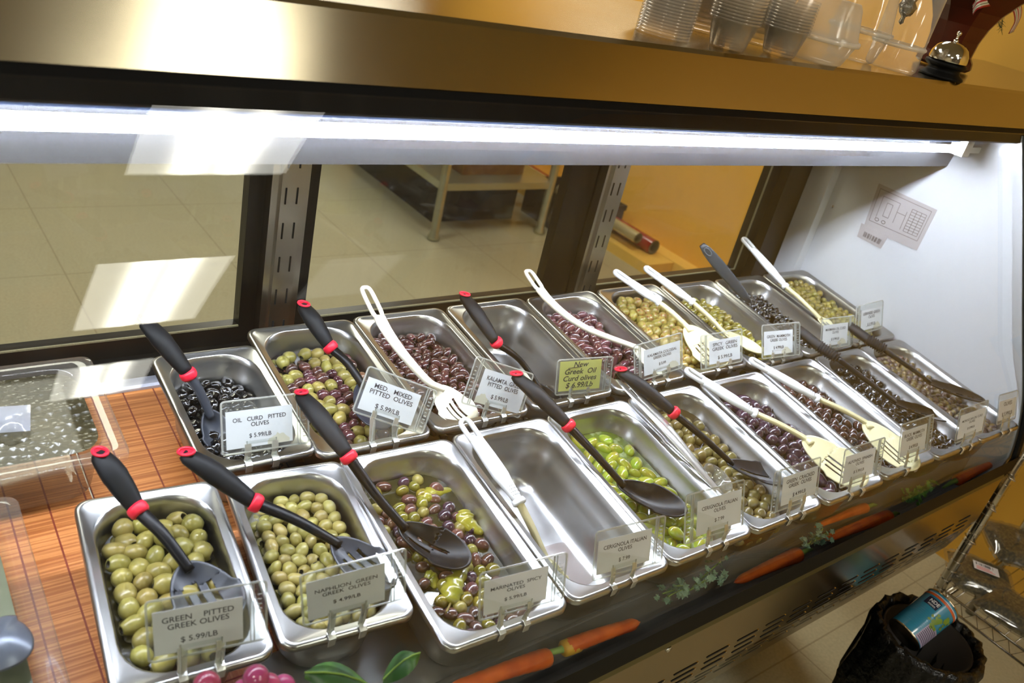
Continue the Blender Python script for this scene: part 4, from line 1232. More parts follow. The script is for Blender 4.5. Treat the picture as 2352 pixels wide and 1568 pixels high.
# tongs between the bright green and the cracked olives
root = empty('tongs', od(1560, 1050, 0), 'long steel tongs lying between the bright green and the cracked olives', 'tongs')
for a_, b_, h0, h1 in (((1418, 872), (1668, 1150), .050, -.006), ((1432, 866), (1612, 1078), .052, .002)):
    bm = bmesh.new()
    A, B = od(*a_, h0), od(*b_, h1)
    pts = bez([A, A * .5 + B * .5 + EN * .004, B], 6)
    sweep(bm, pts, .0012, [.0055 + .0025 * math.sin(3 * i / len(pts)) for i in range(len(pts))], side=EN, n=8, power=4)
    obj('arm', bm, TONG, root, smooth=True)
bm = bmesh.new(); A, B = od(1418, 872, .050), od(1432, 866, .052)
sweep(bm, [A, A * .5 + B * .5 + (A - od(1668, 1150, 0)).normalized() * .008, B], .0012, .006, side=EN, n=8); obj('tongs_end', bm, CHROME, root)
# small clear scoop
bm = bmesh.new()
lathe(bm, [(0, -.020), (.010, -.0195), (.0185, -.014), (.0245, -.004), (.0275, .006), (.0262, .006), (.0233, -.004), (.0175, -.013), (0, -.0185)], 28, od(1645, 1100, -.012), axis=(EN + Vector((.25, -.15, 0))).normalized())
o = obj('small_cup', bm, thin_clear('clear_cup', (.9, .9, .88), .08, .9, haze=.12, haze_col=(.8, .8, .75), rough=.05), smooth=True)
tag(o, 'small clear plastic cup sunk among the cracked olives', 'cup')

# ------------------------------------------------------------------ clear tubs on the left
CLEAR = thin_clear('clear_tub', (.90, .88, .84), .05, .9, haze=.08, haze_col=(.62, .56, .48), rough=.06)
def tub(u0, u1, v0, v1, hh, depth, label, content, clabel, drop):
    W, L = u1 - u0, v1 - v0
    rings = [(0, -.010, .014), (0, -.001, .014), (.0015, 0, .0135), (.010, .0005, .012), (.013, 0, .012), (.018, -.0006, .030), (.021, -.004, .032), (.024, -.03, .032), (.030, -depth + .012, .030), (.036, -depth + .003, .026), (.046, -depth, .022)]
    me = pan_mesh(W, L, rings); me.materials.clear()
    o = link('clear_tub', me, CLEAR); o.matrix_world = deck_matrix((u0 + u1) / 2, v0, 0, hh)
    o.name = 'clear_tub'
    tag(o, label, 'tub', 'clear plastic tubs')
    bm = bmesh.new()
    bm.faces.new([bm.verts.new((x, y + L/2, -drop)) for x, y in rrect(W - .05, L - .05, .03, 6)])
    c = obj('tub_contents', bm, content); c.matrix_world = o.matrix_world
    tag(c, clabel, 'food', kind='stuff')
    return o
def bubbly(name, c1, c2, scale, strength, rough=.12):
    m, nt, out = base(name)
    b = N(nt, 'ShaderNodeBsdfPrincipled', ins={'Roughness': rough, 'Coat Weight': .2})
    tc = N(nt, 'ShaderNodeTexCoord')
    v = N(nt, 'ShaderNodeTexVoronoi', feature='F1', ins={'Scale': scale})
    nt.links.new(tc.outputs['Object'], v.inputs['Vector'])
    nz = N(nt, 'ShaderNodeTexNoise', ins={'Scale': 9.0, 'Detail': 4.0})
    nt.links.new(tc.outputs['Object'], nz.inputs['Vector'])
    mx = N(nt, 'ShaderNodeMix', data_type='RGBA')
    mx.inputs[6].default_value = list(srgb(c1)) + [1]; mx.inputs[7].default_value = list(srgb(c2)) + [1]
    mr = N(nt, 'ShaderNodeMapRange', ins={1: .35, 2: .65})
    nt.links.new(nz.outputs['Fac'], mr.inputs[0]); nt.links.new(mr.outputs[0], mx.inputs[0])
    nt.links.new(mx.outputs[2], b.inputs['Base Color'])
    bp = N(nt, 'ShaderNodeBump', ins={'Strength': strength, 'Distance': .006})
    nt.links.new(v.outputs['Distance'], bp.inputs['Height']); nt.links.new(bp.outputs[0], b.inputs['Normal'])
    nt.links.new(b.outputs[0], out.inputs[0])
    return m
tub(-.16, .238, .862, 1.064, 0.0, .095, 'clear plastic tub with a beaded lid at the back left', bubbly('beaded_lid', '2e2a1b', '4a4430', 95, 1.0, .22), 'beaded translucent lid over preserved food', .004)
tub(-.18, .112, .46, .838, 0.0, .095, 'clear plastic tub at the front left edge, cut by the frame', bubbly('pale_brine', '565b48', '7c806c', 30, .2, .2), 'pale grey green brine in the front left tub', .030)
root = empty('serving_spoon', od(10, 1500, -.01), 'grey round spoon in the front left clear tub', 'spoon', 'kitchen spoons')
bowl_part(od(70, 1500, -.004), od(-70, 1470, -.004), .070, -.012, pbr('spoon_grey', '5e6470', .3, .3), root)
bm = bmesh.new(); sweep(bm, [od(-60, 1475, -.002), od(-220, 1380, .03)], .005, n=10, side=EN); obj('shaft', bm, GREYN, root)
# sealed bag lying in the back left tub
bm = bmesh.new()
for i in range(7):
    for j in range(5):
        pass
g = [[bm.verts.new(od(-20 + 90 * i / 6, 935 + 60 * j / 4 - 6 * i / 6, .004 + .012 * math.sin(math.pi * i / 6) * math.sin(math.pi * j / 4))) for j in range(5)] for i in range(7)]
for i in range(6):
    for j in range(4): bm.faces.new((g[i][j], g[i+1][j], g[i+1][j+1], g[i][j+1]))
o = obj('lid_handle', bm, thin_clear('lid_plastic', (.8, .82, .86), .12, .9, haze=.35, haze_col=(.62, .64, .74), rough=.1), smooth=True)
tag(o, 'raised grey plastic grip on the lid of the back left tub', 'lid handle')

# ------------------------------------------------------------------ carrots, greens and grapes along the front
CARM = pbr('carrot_orange', 'e2661c', .38, coat=.2, vary=(30, 'c94f12', .4, .65), bump=(80, .4, .001))
CARM2 = pbr('carrot_yellow_end', 'd9a52c', .45)
LEAF = pbr('parsley_green', '5c9a35', .45, vary=(25, '3f7a2c', .4, .6), obj_vary=.1)
LEAFG = pbr('parsley_grey', '7f9f86', .5, vary=(25, '5d8068', .4, .6))
LEAFD = pbr('leaf_dark', '2f5429', .4, vary=(30, '5f8a3a', .5, .75))
STEMM = pbr('stem_green', '7fa04a', .5)
def carrot(a, b, r0, label, top=True, h=.470, blunt=.62):
    A, B = on_y(*a, h), on_y(*b, h - .006)           # A thick end, B tip
    root = empty('carrot', A, label, 'carrot', 'carrots along the front')
    d_ = B - A; L = d_.length
    pts = bez([A, A * .6 + B * .4 + EN * .003, B], 12); n = len(pts)
    rad = []
    for i in range(n):
        t = i / (n - 1)
        r = r0 * (1 - blunt * t ** 1.3) * (1 + .03 * math.sin(t * 60))
        if t < .06: r *= .55 + .45 * math.sin(t / .06 * math.pi / 2)
        if t > .93: r *= max(.12, (1 - t) / .07)
        rad.append(r)
    bm = bmesh.new(); sweep(bm, pts, rad, n=18, side=EN)
    obj('root', bm, CARM, root, smooth=True)
    if top == 2:
        bm = bmesh.new(); q = -d_.normalized(); sweep(bm, [A + q * .001, A - q * .002, A - q * .014, A - q * .026], [r0 * .62, r0 * .98, r0 * 1.03, r0 * .99], n=18, side=EN); obj('crown', bm, CARM2, root, smooth=True)['label'] = 'yellow green top of the carrot'
    if top:
        bm = bmesh.new(); q = -d_.normalized()
        sweep(bm, [A - q * .004, A + q * .004, A + q * .02 + EN * .002, A + q * .045 - EN * .004], [r0 * .6, r0 * .4, .004, .0025], n=10, side=EN)
        obj('stalk', bm, STEMM, root, smooth=True)
def sprig(c, size, m, label, seed, n=34, h=.470, stretch=(1, .5)):
    rs = random.Random(seed); P0 = on_y(*c, h)
    root = empty('parsley_sprig', P0, label, 'greenery', 'greenery along the front')
    bm = bmesh.new(); tips = []
    for k in range(7):
        a = rs.uniform(-.6, .6) + (math.pi if k % 2 else 0)
        e = P0 + Vector((math.cos(a) * size * rs.uniform(.4, 1) * stretch[0], math.sin(a) * size * stretch[1] * .4, rs.uniform(.006, .028)))
        sweep(bm, bez([P0, P0 * .5 + e * .5 + EN * .006, e], 4), .0011, n=6); tips.append(e)
    obj('stem', bm, STEMM, root)
    bm = bmesh.new()
    for k in range(n):
        t = rs.choice(tips); f = rs.uniform(.35, 1.05)
        c_ = P0 + (t - P0) * f + Vector((rs.gauss(0, .008), rs.gauss(0, .004), rs.uniform(-.001, .010)))
        ax = Vector((rs.gauss(0, 1), rs.gauss(0, .6), rs.gauss(0, .4))).normalized(); nn = Vector((rs.gauss(0, .4), rs.gauss(-.4, .4), 1)).normalized(); sd = nn.cross(ax).normalized()
        s = rs.uniform(.006, .013)
        out = [(0, 0), (.25, .35), (.15, .75), (.5, .55), (.62, .95), (.8, .5), (1.15, .3), (.95, 0), (1.15, -.3), (.8, -.5), (.62, -.95), (.5, -.55), (.15, -.75), (.25, -.35)]
        vs = [bm.verts.new(c_ + ax * (x * s) + sd * (y * s * .7) + nn * (.12 * s * math.sin(x * 5 + y * 4))) for x, y in out]
        bm.faces.new(vs)
    o = obj('foliage', bm, m, root, recalc=False); o['kind'] = 'stuff'
carrot((1292, 1490), (1470, 1428), .0108, 'orange carrot with yellow green top in front of the empty pan', top=2, blunt=.25)
carrot((1262, 1508), (1020, 1590), .0125, 'orange carrot cut by the bottom of the frame, left of the others', top=False, blunt=.4)
carrot((1836, 1272), (1686, 1338), .0130, 'orange carrot below the bright green olives', blunt=.5)
carrot((2044, 1184), (1890, 1240), .0125, 'orange carrot with blunt tip left of the bright parsley', blunt=.45)
carrot((1990, 1165), (1870, 1210), .0100, 'second orange carrot lying behind the one with the blunt tip', h=.490)
carrot((2195, 1104), (2285, 1062), .0125, 'dull red carrot at the right end of the case', blunt=.5)
sprig((1585, 1355), .085, LEAFG, 'grey green parsley bunch between two carrots', 4, 70)
sprig((1862, 1250), .030, LEAFG, 'single pale parsley leaf touching the thick end of a carrot', 5, 30, stretch=(1, 2))
sprig((2100, 1150), .080, LEAF, 'bright green parsley sprig near the right end', 6, 70)
sprig((1440, 1530), .070, LEAFG, 'grey green parsley leaves at the bottom rail below the yellow topped carrot', 8, 30)
def big_leaf(a, b, w, label, m=LEAFD, h=.475):
    A, B = on_y(*a, h), on_y(*b, h - .008)
    X = B - A; L = X.length; X /= L; Y = EN.cross(X)
    bm = bmesh.new(); rows = []
    for i in range(13):
        t = i / 12; hw = w * math.sin(math.pi * min(1, t * .96 + .02)) ** .8
        rows.append([bm.verts.new(A + X * (L * t) + Y * (hw * s_) + EN * (.010 * math.sin(t * 3.1) - .006 * s_ * s_)) for s_ in (-1, -.5, 0, .5, 1)])
    for i in range(12):
        for j in range(4): bm.faces.new((rows[i][j], rows[i+1][j], rows[i+1][j+1], rows[i][j+1]))
    root = empty('silk_leaf', A, label, 'leaf', 'large leaves along the front')
    obj('blade', bm, m, root, smooth=True)
    bm = bmesh.new(); sweep(bm, [A + X * (L * t) + EN * (.010 * math.sin(t * 3.1) + .001) for t in (0, .25, .5, .75, 1)], .0009, n=6); obj('midrib', bm, STEMM, root)
big_leaf((700, 1545), (860, 1580), .022, 'dark green leaf in front of the small green olives')
big_leaf((880, 1560), (965, 1500), .018, 'dark veined leaf standing below the corner of the marinated pan', h=.468)
GRAPE = pbr('grape_pink', 'b0486e', .22, coat=.6, obj_vary=.2)
gm = bmesh.new(); lathe(gm, [(.0118 * math.sin(math.pi * k / 10), -.0118 * math.cos(math.pi * k / 10)) for k in range(11)], 16)
for f in gm.faces: f.smooth = True
gme = bpy.data.meshes.new('grape'); gm.to_mesh(gme); gm.free(); gme.materials.append(GRAPE)
for x, y in ((475, 1572), (588, 1556), (615, 1575), (650, 1578), (560, 1590)):
    g_ = bpy.data.objects.new('grape', gme); COL.objects.link(g_); g_.location = on_y(x, y, .475)
    tag(g_, 'pink grape at the bottom edge in front of the pitted olives', 'grape', 'pink grapes')

# ------------------------------------------------------------------ yellow peppers in the marinated pan
PEP = pbr('pepper_yellow', '9f9630', .24, coat=.5, vary=(30, '7f8128', .4, .7), bump=(40, .5, .003))
def pepper(a, b, r0, label, h=-.040, curl=.006, stem=True):
    A, B = od(*a, h), od(*b, h - .003)
    root = empty('pickled_pepper', A, label, 'pepper', 'yellow peppers in the marinade')
    sd = EN.cross((B - A).normalized())
    pts = bez([A, A * .6 + B * .4 + sd * curl, B], 8); n = len(pts)
    rad = [r0 * (.55 + .45 * math.sin(min(1, i / n * 3) * math.pi / 2)) * (1 - .75 * (i / (n - 1)) ** 2.2) * (1 + .10 * math.sin(i * 1.9)) for i in range(n)]
    bm = bmesh.new(); sweep(bm, pts, [x * .75 for x in rad], rad, n=16, side=EN)
    obj('flesh', bm, PEP, root, smooth=True)
    if stem:
        d_ = (A - B).normalized(); bm = bmesh.new(); sweep(bm, bez([A - d_ * .001, A + d_ * .010 + EN * .003, A + d_ * .024 + EN * .010], 4), .0013, n=6); obj('stem', bm, pbr('pepper_stem', '8a7a45', .6), root)
pepper((965, 1150), (1042, 1125), .0125, 'yellow green pepper near the back of the marinated olives', stem=False)
pepper((1065, 1175), (1110, 1225), .0145, 'curled yellow pepper with open end beside the spoon tip', h=-.034, curl=-.008, stem=False)
pepper((1035, 1385), (1082, 1280), .0150, 'large yellow pepper lying in front of the black spoon', h=-.036)
pepper((1115, 1168), (1142, 1235), .0075, 'thin yellow pepper with upright stem at the right wall', h=-.034)
pepper((975, 1320), (998, 1352), .0100, 'cut yellow pepper ring in the front left of the marinade', h=-.038, stem=False)
# ------------------------------------------------------------------ things on the top counter
ZT = 1.4245
PLAST = thin_clear('deli_plastic', (.93, .92, .90), .06, .9, haze=.30, haze_col=(.98, .93, .84), rough=.08)
PLASTC = thin_clear('clear_plastic', (.96, .96, .95), .06, .9, haze=.16, haze_col=(.95, .93, .88), rough=.04)
PLASTE = thin_clear('plastic_rim', (.9, .9, .88), .15, .9, haze=.45, haze_col=(.98, .93, .84), rough=.1)
def top_pt(x, y, Y):
    """point above the counter top at depth Y seen at pixel x; y is used only for x"""
    p = on_y(x, y, Y); return Vector((p.x, Y, ZT))
PLASTK = thin_clear('cup_plastic', (.95, .93, .90), .06, .9, haze=.13, haze_col=(1.0, .95, .85), rough=.08)
def cup_stack(x, Y, r0, r1, ch, n, label, up=True, step=.0045, mat_=PLASTK, first=0):
    """every nested cup is a thing of its own; cups share one mesh"""
    p = top_pt(x, 110, Y)
    prof = [(0, .0006), (r0 * .92, .0004), (r0, .003), (r1, ch - .003), (r1 + .0024, ch - .0025), (r1 + .0022, ch), (r1 - .0008, ch)]
    if not up: prof = [(a, ch - b) for a, b in reversed(prof)]
    bm = bmesh.new(); lathe(bm, prof, 30)
    bmesh.ops.recalc_face_normals(bm, faces=bm.faces)
    me = bpy.data.meshes.new('plastic_cup'); bm.to_mesh(me); bm.free(); me.materials.append(mat_)
    for f in me.polygons: f.use_smooth = True
    for k in range(n):
        c = bpy.data.objects.new('plastic_cup', me); COL.objects.link(c)
        c.location = p + Vector((0, 0, k * step))
        tag(c, label, 'cup', label.replace('cup in', 'cups of'))
def deli_tub(x, Y, r0, r1, h, label, lid=True, z=0.0, dome=0.0, mat_=PLAST, rim=PLASTE, name='deli_container'):
    p = top_pt(x, 110, Y) + Vector((0, 0, z))
    root = empty(name, p, label, 'container', 'clear plastic containers on the counter')
    bm = bmesh.new(); lathe(bm, [(0, .0005), (r0 * .9, .0005), (r0, .003), (r1, h)], 40, p); obj('body', bm, mat_, root, smooth=True)
    bm = bmesh.new(); lathe(bm, [(r1 - .001, h - .004), (r1 + .003, h - .004), (r1 + .004, h), (r1 + .003, h + .003), (r1 - .002, h + .003)], 40, p); obj('rim', bm, rim, root, smooth=True)
    if lid:
        pr = [(r1, h + .003), (r1 * .94, h + .005), (r1 * .93, h + .002)]
        if dome: pr = [(r1, h + .003), (r1 * .97, h + .006), (r1 * .80, h + dome * .85), (r1 * .72, h + dome), (0, h + dome)]
        else: pr += [(0, h + .002)]
        bm = bmesh.new(); lathe(bm, pr, 40, p); obj('lid', bm, mat_, root, smooth=True)
    return p, root
cup_stack(1513, .835, .027, .036, .045, 14, 'ribbed translucent cup in the leftmost upturned stack on the counter', up=False, step=.0040)
cup_stack(1605, .92, .036, .046, .055, 7, 'cloudy cup in the short stack behind the two ribbed stacks', step=.007)
cup_stack(1668, .798, .025, .034, .040, 12, 'clear cup in the finely ribbed stack left of the domed container', step=.0042)
cup_stack(1725, .88, .032, .043, .060, 5, 'clear tumbler in the stack behind the finely ribbed one', step=.009, mat_=PLASTC)
cup_stack(1792, .798, .024, .032, .040, 11, 'clear cup in the narrow stack touching the domed container', step=.0042)
p, _q = deli_tub(1873, .800, .045, .058, .036, 'round clear container with tall domed lid in front of the others', dome=.055)
deli_tub(1960, .865, .040, .052, .050, 'clear container with domed lid behind the front domed one', dome=.070, mat_=PLASTC)
deli_tub(1755, .93, .050, .060, .045, 'stacked wide clear container at the back of the cups', z=.085, dome=.0)
# clear tall jar with pewter ornament
p = top_pt(2062, 110, .815)
root = empty('clear_jar', p, 'tall clear jar with a pewter ornament on it, left of the bell', 'jar')
bm = bmesh.new(); lathe(bm, [(0, .001), (.040, .001), (.0435, .006), (.043, .035), (.0455, .040), (.043, .045), (.044, .19)], 40, p); obj('body', bm, PLASTC, root, smooth=True)
bm = bmesh.new(); lathe(bm, [(.044, .038), (.0465, .040), (.0465, .043), (.044, .045)], 40, p); obj('rim', bm, PLASTE, root, smooth=True)
PEW = pbr('pewter', '9a958c', .35, .9, bump=(120, .8, .003))
q = on_y(2086, 12, .775)
orn = empty('pewter_ornament', q, 'small grey pewter ornament hanging in front of the clear jar', 'ornament')
bm = bmesh.new(); lathe(bm, [(0, -.030), (.004, -.026), (.003, -.018), (.010, -.012), (.0135, -.002), (.010, .006), (.013, .014), (.010, .024), (.004, .032), (0, .034)], 18, q, rfun=lambda r, z, a: r * (1 + .18 * math.sin(3 * a + z * 200))); obj('charm', bm, PEW, orn, smooth=True)
bm = bmesh.new(); sweep(bm, [q + Vector((-.014, 0, -.010)), q + Vector((-.006, -.006, -.013)), q + Vector((.006, -.006, -.013)), q + Vector((.012, 0, -.009))], .0022, n=8); obj('charm_band', bm, PEW, orn, smooth=True)
# service bell
p = top_pt(2171, 150, .800)
root = empty('service_bell', p, 'chrome desk bell with black base at the right end of the counter', 'bell')
bm = bmesh.new(); lathe(bm, [(0, 0), (.038, 0), (.0395, .002), (.0385, .005), (.030, .011), (.028, .016), (.034, .020), (.037, .023), (.0365, .027), (.030, .029), (0, .029)], 40, p); obj('base', bm, BLACKP, root, smooth=True)
bm = bmesh.new(); lathe(bm, [(.0335, .030), (.034, .033), (.0325, .043), (.0275, .053), (.018, .0605), (.008, .0635), (0, .064)], 40, p); obj('dome', bm, CHROME, root, smooth=True)
bm = bmesh.new(); lathe(bm, [(.0045, .063), (.0045, .066), (.002, .068), (.002, .074), (.0042, .076), (.0045, .079), (.003, .081), (0, .082)], 16, p); obj('button', bm, CHROME, root, smooth=True)
# brown vase behind the bell, with fir and striped ribbon
p = top_pt(2178, 120, .93)
root = empty('brown_vase', p, 'dark red brown flared vase behind the bell', 'vase')
VAS = pbr('vase_brown', '5a1f0c', .3, vary=(9, '3a1409', .4, .7))
bm = bmesh.new(); lathe(bm, [(0, .002), (.052, .002), (.060, .008), (.058, .02), (.050, .03), (.052, .06), (.060, .09), (.074, .118), (.098, .148), (.112, .162), (.112, .172), (.104, .172), (.06, .10), (0, .09)], 8, p, axis=None)
obj('body', bm, VAS, root)
FIR = pbr('fir_green', '1f3d1c', .6)
q = on_y(2275, 10, .90)
root = empty('fir_spray', q, 'dark green artificial fir twigs in the top right corner', 'greenery')
rs = random.Random(9); bm = bmesh.new()
for k in range(9):
    a = q + Vector((rs.uniform(-.02, .09), rs.uniform(-.01, .04), rs.uniform(-.01, .05))); b = a + Vector((rs.uniform(-.02, .03), rs.uniform(-.02, .02), -rs.uniform(.02, .045)))
    for i in range(26):
        t = i / 26; c = a + (b - a) * t; d_ = ((b - a).normalized() + Vector((rs.gauss(0, .7), rs.gauss(0, .7), rs.gauss(0, .4)))).normalized()
        sweep(bm, [c, c + d_ * .012], [.0006, .0002], n=3, caps=False)
o = obj('needles', bm, FIR, root); o['kind'] = 'stuff'
RIB = base('ribbon_stripe')
def ribbon_mat():
    m, nt, out = base('ribbon')
    b = N(nt, 'ShaderNodeBsdfPrincipled', ins={'Roughness': .4})
    uv = N(nt, 'ShaderNodeTexCoord'); sp = N(nt, 'ShaderNodeSeparateXYZ'); nt.links.new(uv.outputs['UV'], sp.inputs[0])
    cr = N(nt, 'ShaderNodeValToRGB'); cr.color_ramp.interpolation = 'CONSTANT'
    els = [(0, 'b3141c'), (.14, 'efe6d8'), (.26, '3f7a35'), (.32, 'efe6d8'), (.46, 'b3141c'), (.6, 'efe6d8'), (.72, '3f7a35'), (.78, 'efe6d8'), (.88, 'b3141c')]
    while len(cr.color_ramp.elements) < len(els): cr.color_ramp.elements.new(.5)
    for e, (p_, c_) in zip(cr.color_ramp.elements, els): e.position = p_; e.color = list(srgb(c_)) + [1]
    nt.links.new(sp.outputs['Y'], cr.inputs[0]); nt.links.new(cr.outputs[0], b.inputs['Base Color']); nt.links.new(b.outputs[0], out.inputs[0])
    return m
bpy.data.materials.remove(RIB[0])
RIBM = ribbon_mat()
def ribbon(pts, w, label, side=Vector((.8, 0, .6))):
    q_ = bez(pts, 8); bm = bmesh.new(); uvl = bm.loops.layers.uv.new('UVMap')
    rows = []
    for i, c in enumerate(q_):
        t = (q_[min(i+1, len(q_)-1)] - q_[max(i-1, 0)]).normalized(); s = (side - t * side.dot(t)).normalized()
        rows.append([bm.verts.new(c + s * w * e) for e in (-1, -.33, .33, 1)])
    for i in range(len(rows) - 1):
        for j in range(3):
            f = bm.faces.new((rows[i][j], rows[i][j+1], rows[i+1][j+1], rows[i+1][j]))
            for l, e in zip(f.loops, (j/3, (j+1)/3, (j+1)/3, j/3)): l[uvl].uv = (0, e)
    o = obj('ribbon', bm, RIBM, smooth=True, recalc=False)
    md = o.modifiers.new('t', 'SOLIDIFY'); md.thickness = .0008
    tag(o, label, 'ribbon', 'striped ribbons')
Y_ = .88
ribbon([on_y(2300, -30, Y_), on_y(2330, 5, Y_ - .01), on_y(2338, 40, Y_), on_y(2322, 75, Y_ + .005)], .011, 'striped ribbon tail ending in a point at the top right corner')
ribbon([on_y(2235, 22, Y_), on_y(2250, 5, Y_ - .012), on_y(2285, -5, Y_ - .01), on_y(2300, -30, Y_)], .012, 'striped red and white ribbon loop beside the fir twigs', side=Vector((0, .3, 1)))

# ------------------------------------------------------------------ preparation room seen through the rear doors
TABM = pbr('table_steel', 'b3b39a', .35, .8, bump=(20, .1, .001))
root = empty('prep_table', (2.6, 3.5, 0), 'steel preparation table on round legs with a lower shelf, seen through the rear doors', 'table')
tx0, tx1, ty0, ty1 = 2.25, 2.92, 3.15, 4.3
for x in (tx0, tx1):
    for y in (ty0, ty1):
        bm = bmesh.new(); lathe(bm, [(.018, 0), (.030, .004), (.030, .02), (.0215, .035), (.0215, .88)], 18, (x, y, 0)); obj('leg', bm, TABM, root, smooth=True)
bm = bmesh.new(); box(bm, (tx0 - .04, ty0 - .04, .88), (tx1 + .04, ty1 + .04, .92)); obj('tabletop', bm, TABM, root)
bm = bmesh.new(); box(bm, (tx0 - .01, ty0 - .01, .255), (tx1 + .01, ty1 + .01, .29)); obj('lower_shelf', bm, TABM, root)
CARD = pbr('cardboard', '6b4a2c', .8, vary=(6, '8a6a40', .45, .6))
DKB = pbr('dark_crate_mat', '231c16', .6)
def crate(name, lo, hi, m, label, cat, rimm=None):
    root = empty(name, ((lo[0]+hi[0])/2, (lo[1]+hi[1])/2, lo[2]), label, cat)
    bm = bmesh.new(); t = .012
    box(bm, lo, (hi[0], hi[1], lo[2] + t)); box(bm, (lo[0], lo[1], lo[2]+t), (lo[0]+t, hi[1], hi[2])); box(bm, (hi[0]-t, lo[1], lo[2]+t), (hi[0], hi[1], hi[2]))
    box(bm, (lo[0]+t, lo[1], lo[2]+t), (hi[0]-t, lo[1]+t, hi[2])); box(bm, (lo[0]+t, hi[1]-t, lo[2]+t), (hi[0]-t, hi[1], hi[2]))
    obj('body', bm, m, root)
    bm = bmesh.new()
    for a, b in (((lo[0]-.006, lo[1]-.006), (hi[0]+.006, lo[1])), ((lo[0]-.006, hi[1]), (hi[0]+.006, hi[1]+.006)), ((lo[0]-.006, lo[1]), (lo[0], hi[1])), ((hi[0], lo[1]), (hi[0]+.006, hi[1]))):
        box(bm, (a[0], a[1], hi[2]-.03), (b[0], b[1], hi[2]))
    obj('rim', bm, rimm or m, root)
    return root
crate('cardboard_box', (2.42, 3.25, .291), (2.80, 3.62, .50), CARD, 'brown cardboard box on the lower shelf of the preparation table', 'box')
crate('storage_crate', (2.36, 3.35, .001), (2.88, 4.2, .22), DKB, 'dark crate pushed under the preparation table', 'crate')
crate('floor_bin', (3.02, 3.02, .001), (3.38, 3.45, .20), DKB, 'low black bin between the table leg and the amber wall', 'bin')
crate('green_crate', (1.95, 4.45, .10), (2.25, 4.75, .42), pbr('crate_green', '4f6b2a', .6), 'green vegetable crate standing far behind the preparation table', 'crate')
crate('dark_stand', (1.92, 4.40, .001), (2.30, 4.80, .098), DKB, 'dark low stand carrying the green crate', 'stand')
crate('dark_cart', (1.35, 4.55, .001), (1.86, 5.2, .5), DKB, 'dark cart left of the green crate', 'cart')
# film rolls against the amber wall
def roll(a, b, r, m, label, clear=False):
    root = empty('film_roll', a, label, 'roll', 'rolls of wrapping film')
    d_ = (b - a).normalized()
    bm = bmesh.new(); L = (b - a).length
    lathe(bm, [(r, 0), (r, L)], 28, a, axis=d_); obj('film', bm, m, root, smooth=True)
    bm = bmesh.new(); lathe(bm, [(r, -.0005), (r * .72, -.0005), (r * .72, .12), (0, .12)], 28, a, axis=d_); obj('core', bm, pbr('core_board' + label[:4], '5d5638', .8), root, smooth=True)
a_ = on_x(1502, 568, 3.335); roll(a_, a_ + Vector((0, 1.9, 0)), .040, pbr('red_film', '8f0f12', .2, coat=.6), 'dark red roll lying along the foot of the amber wall')
a_ = on_x(1466, 547, 3.255); roll(a_, a_ + Vector((0, 1.9, 0)), .030, pbr('clear_film', 'b9ab80', .12, .3, coat=.8), 'clear film roll lying beside the dark red one')
bm = bmesh.new(); box(bm, (3.20, 2.6, .0), (3.395, 4.7, .054)); o = obj('floor_ledge', bm, AMBER2); tag(o, 'low amber painted ledge under the two film rolls', 'ledge')

# ------------------------------------------------------------------ bin with liner and can
BAG = pbr('bin_bag', '070708', .32, coat=.15, bump=(55, 1.0, .008), spec=.35)
bc = Vector((1.640, .338, 0)); br_, bh = .098, .43
root = empty('trash_bin', bc, 'small bin lined with a black plastic bag beside the case', 'bin')
bm = bmesh.new(); lathe(bm, [(0, .001), (.075, .001), (.080, .01), (br_ - .008, bh - .01), (br_ - .012, bh - .01), (.07, .02), (0, .02)], 32, bc); obj('body', bm, DKB, root, smooth=True)
def wr(r, z, a): return r * (1 + .028 * math.sin(17 * a + z * 60) + .024 * math.sin(29 * a - z * 40) + .012 * math.sin(7 * a))
bm = bmesh.new(); lathe(bm, [(.02, .06), (.070, .08), (.080, .20), (br_ - .014, .33), (br_ - .004, bh - .012), (br_ + .002, bh + .004), (br_ + .010, bh + .002), (br_ + .014, bh - .02), (br_ + .010, bh - .09), (br_ + .016, bh - .18), (br_ + .006, bh - .25), (br_ + .012, bh - .29)], 96, bc, rfun=wr)
obj('bin_liner', bm, BAG, root, smooth=True)['label'] = 'black crumpled plastic liner'
# can: sky blue label, orange band, lying in the bin with the lid up
top = on_z(2166, 1386, .475); bot = on_z(2088, 1448, .425)
ax = (top - bot).normalized(); bot = top - ax * .112
CANB = pbr('can_blue', '2f86a6', .25, coat=.5); CANM = pbr('can_metal', 'b5aa92', .25, 1.0)
root = empty('food_can', bot, 'sky blue tin with an orange band thrown into the lined bin', 'can')
R_ = .0368
rfc = lambda r, z, a: r * (1 + (.010 * math.sin(z * 1400) if .02 < z < .062 else 0))
prof = [(R_, .004)] + [(R_, .006 + .0015 * k) for k in range(1, 68)] + [(R_, .108)]
bm = bmesh.new(); lathe(bm, prof, 48, bot, axis=ax, rfun=rfc); obj('label_band', bm, CANB, root, smooth=True)['label'] = 'sky blue ribbed side'
bm = bmesh.new(); lathe(bm, [(0, .0), (R_ - .001, .0), (R_ + .0006, .002), (R_ + .0006, .004)], 48, bot, axis=ax); obj('can_base', bm, CANM, root, smooth=True)
bm = bmesh.new()
lathe(bm, [(R_ + .0003, .1085), (R_ + .001, .1105), (R_, .112), (R_ - .0025, .112), (R_ - .003, .107), (R_ * .8, .107), (R_ * .78, .108), (R_ * .3, .108), (0, .108)], 48, bot, axis=ax); obj('can_lid', bm, CANM, root, smooth=True)
rot = ax.to_track_quat('Z', 'Y').to_matrix()
def canpt(ang, z, off=.0006): return bot + rot @ Vector(((R_ + off) * math.cos(ang), (R_ + off) * math.sin(ang), z))
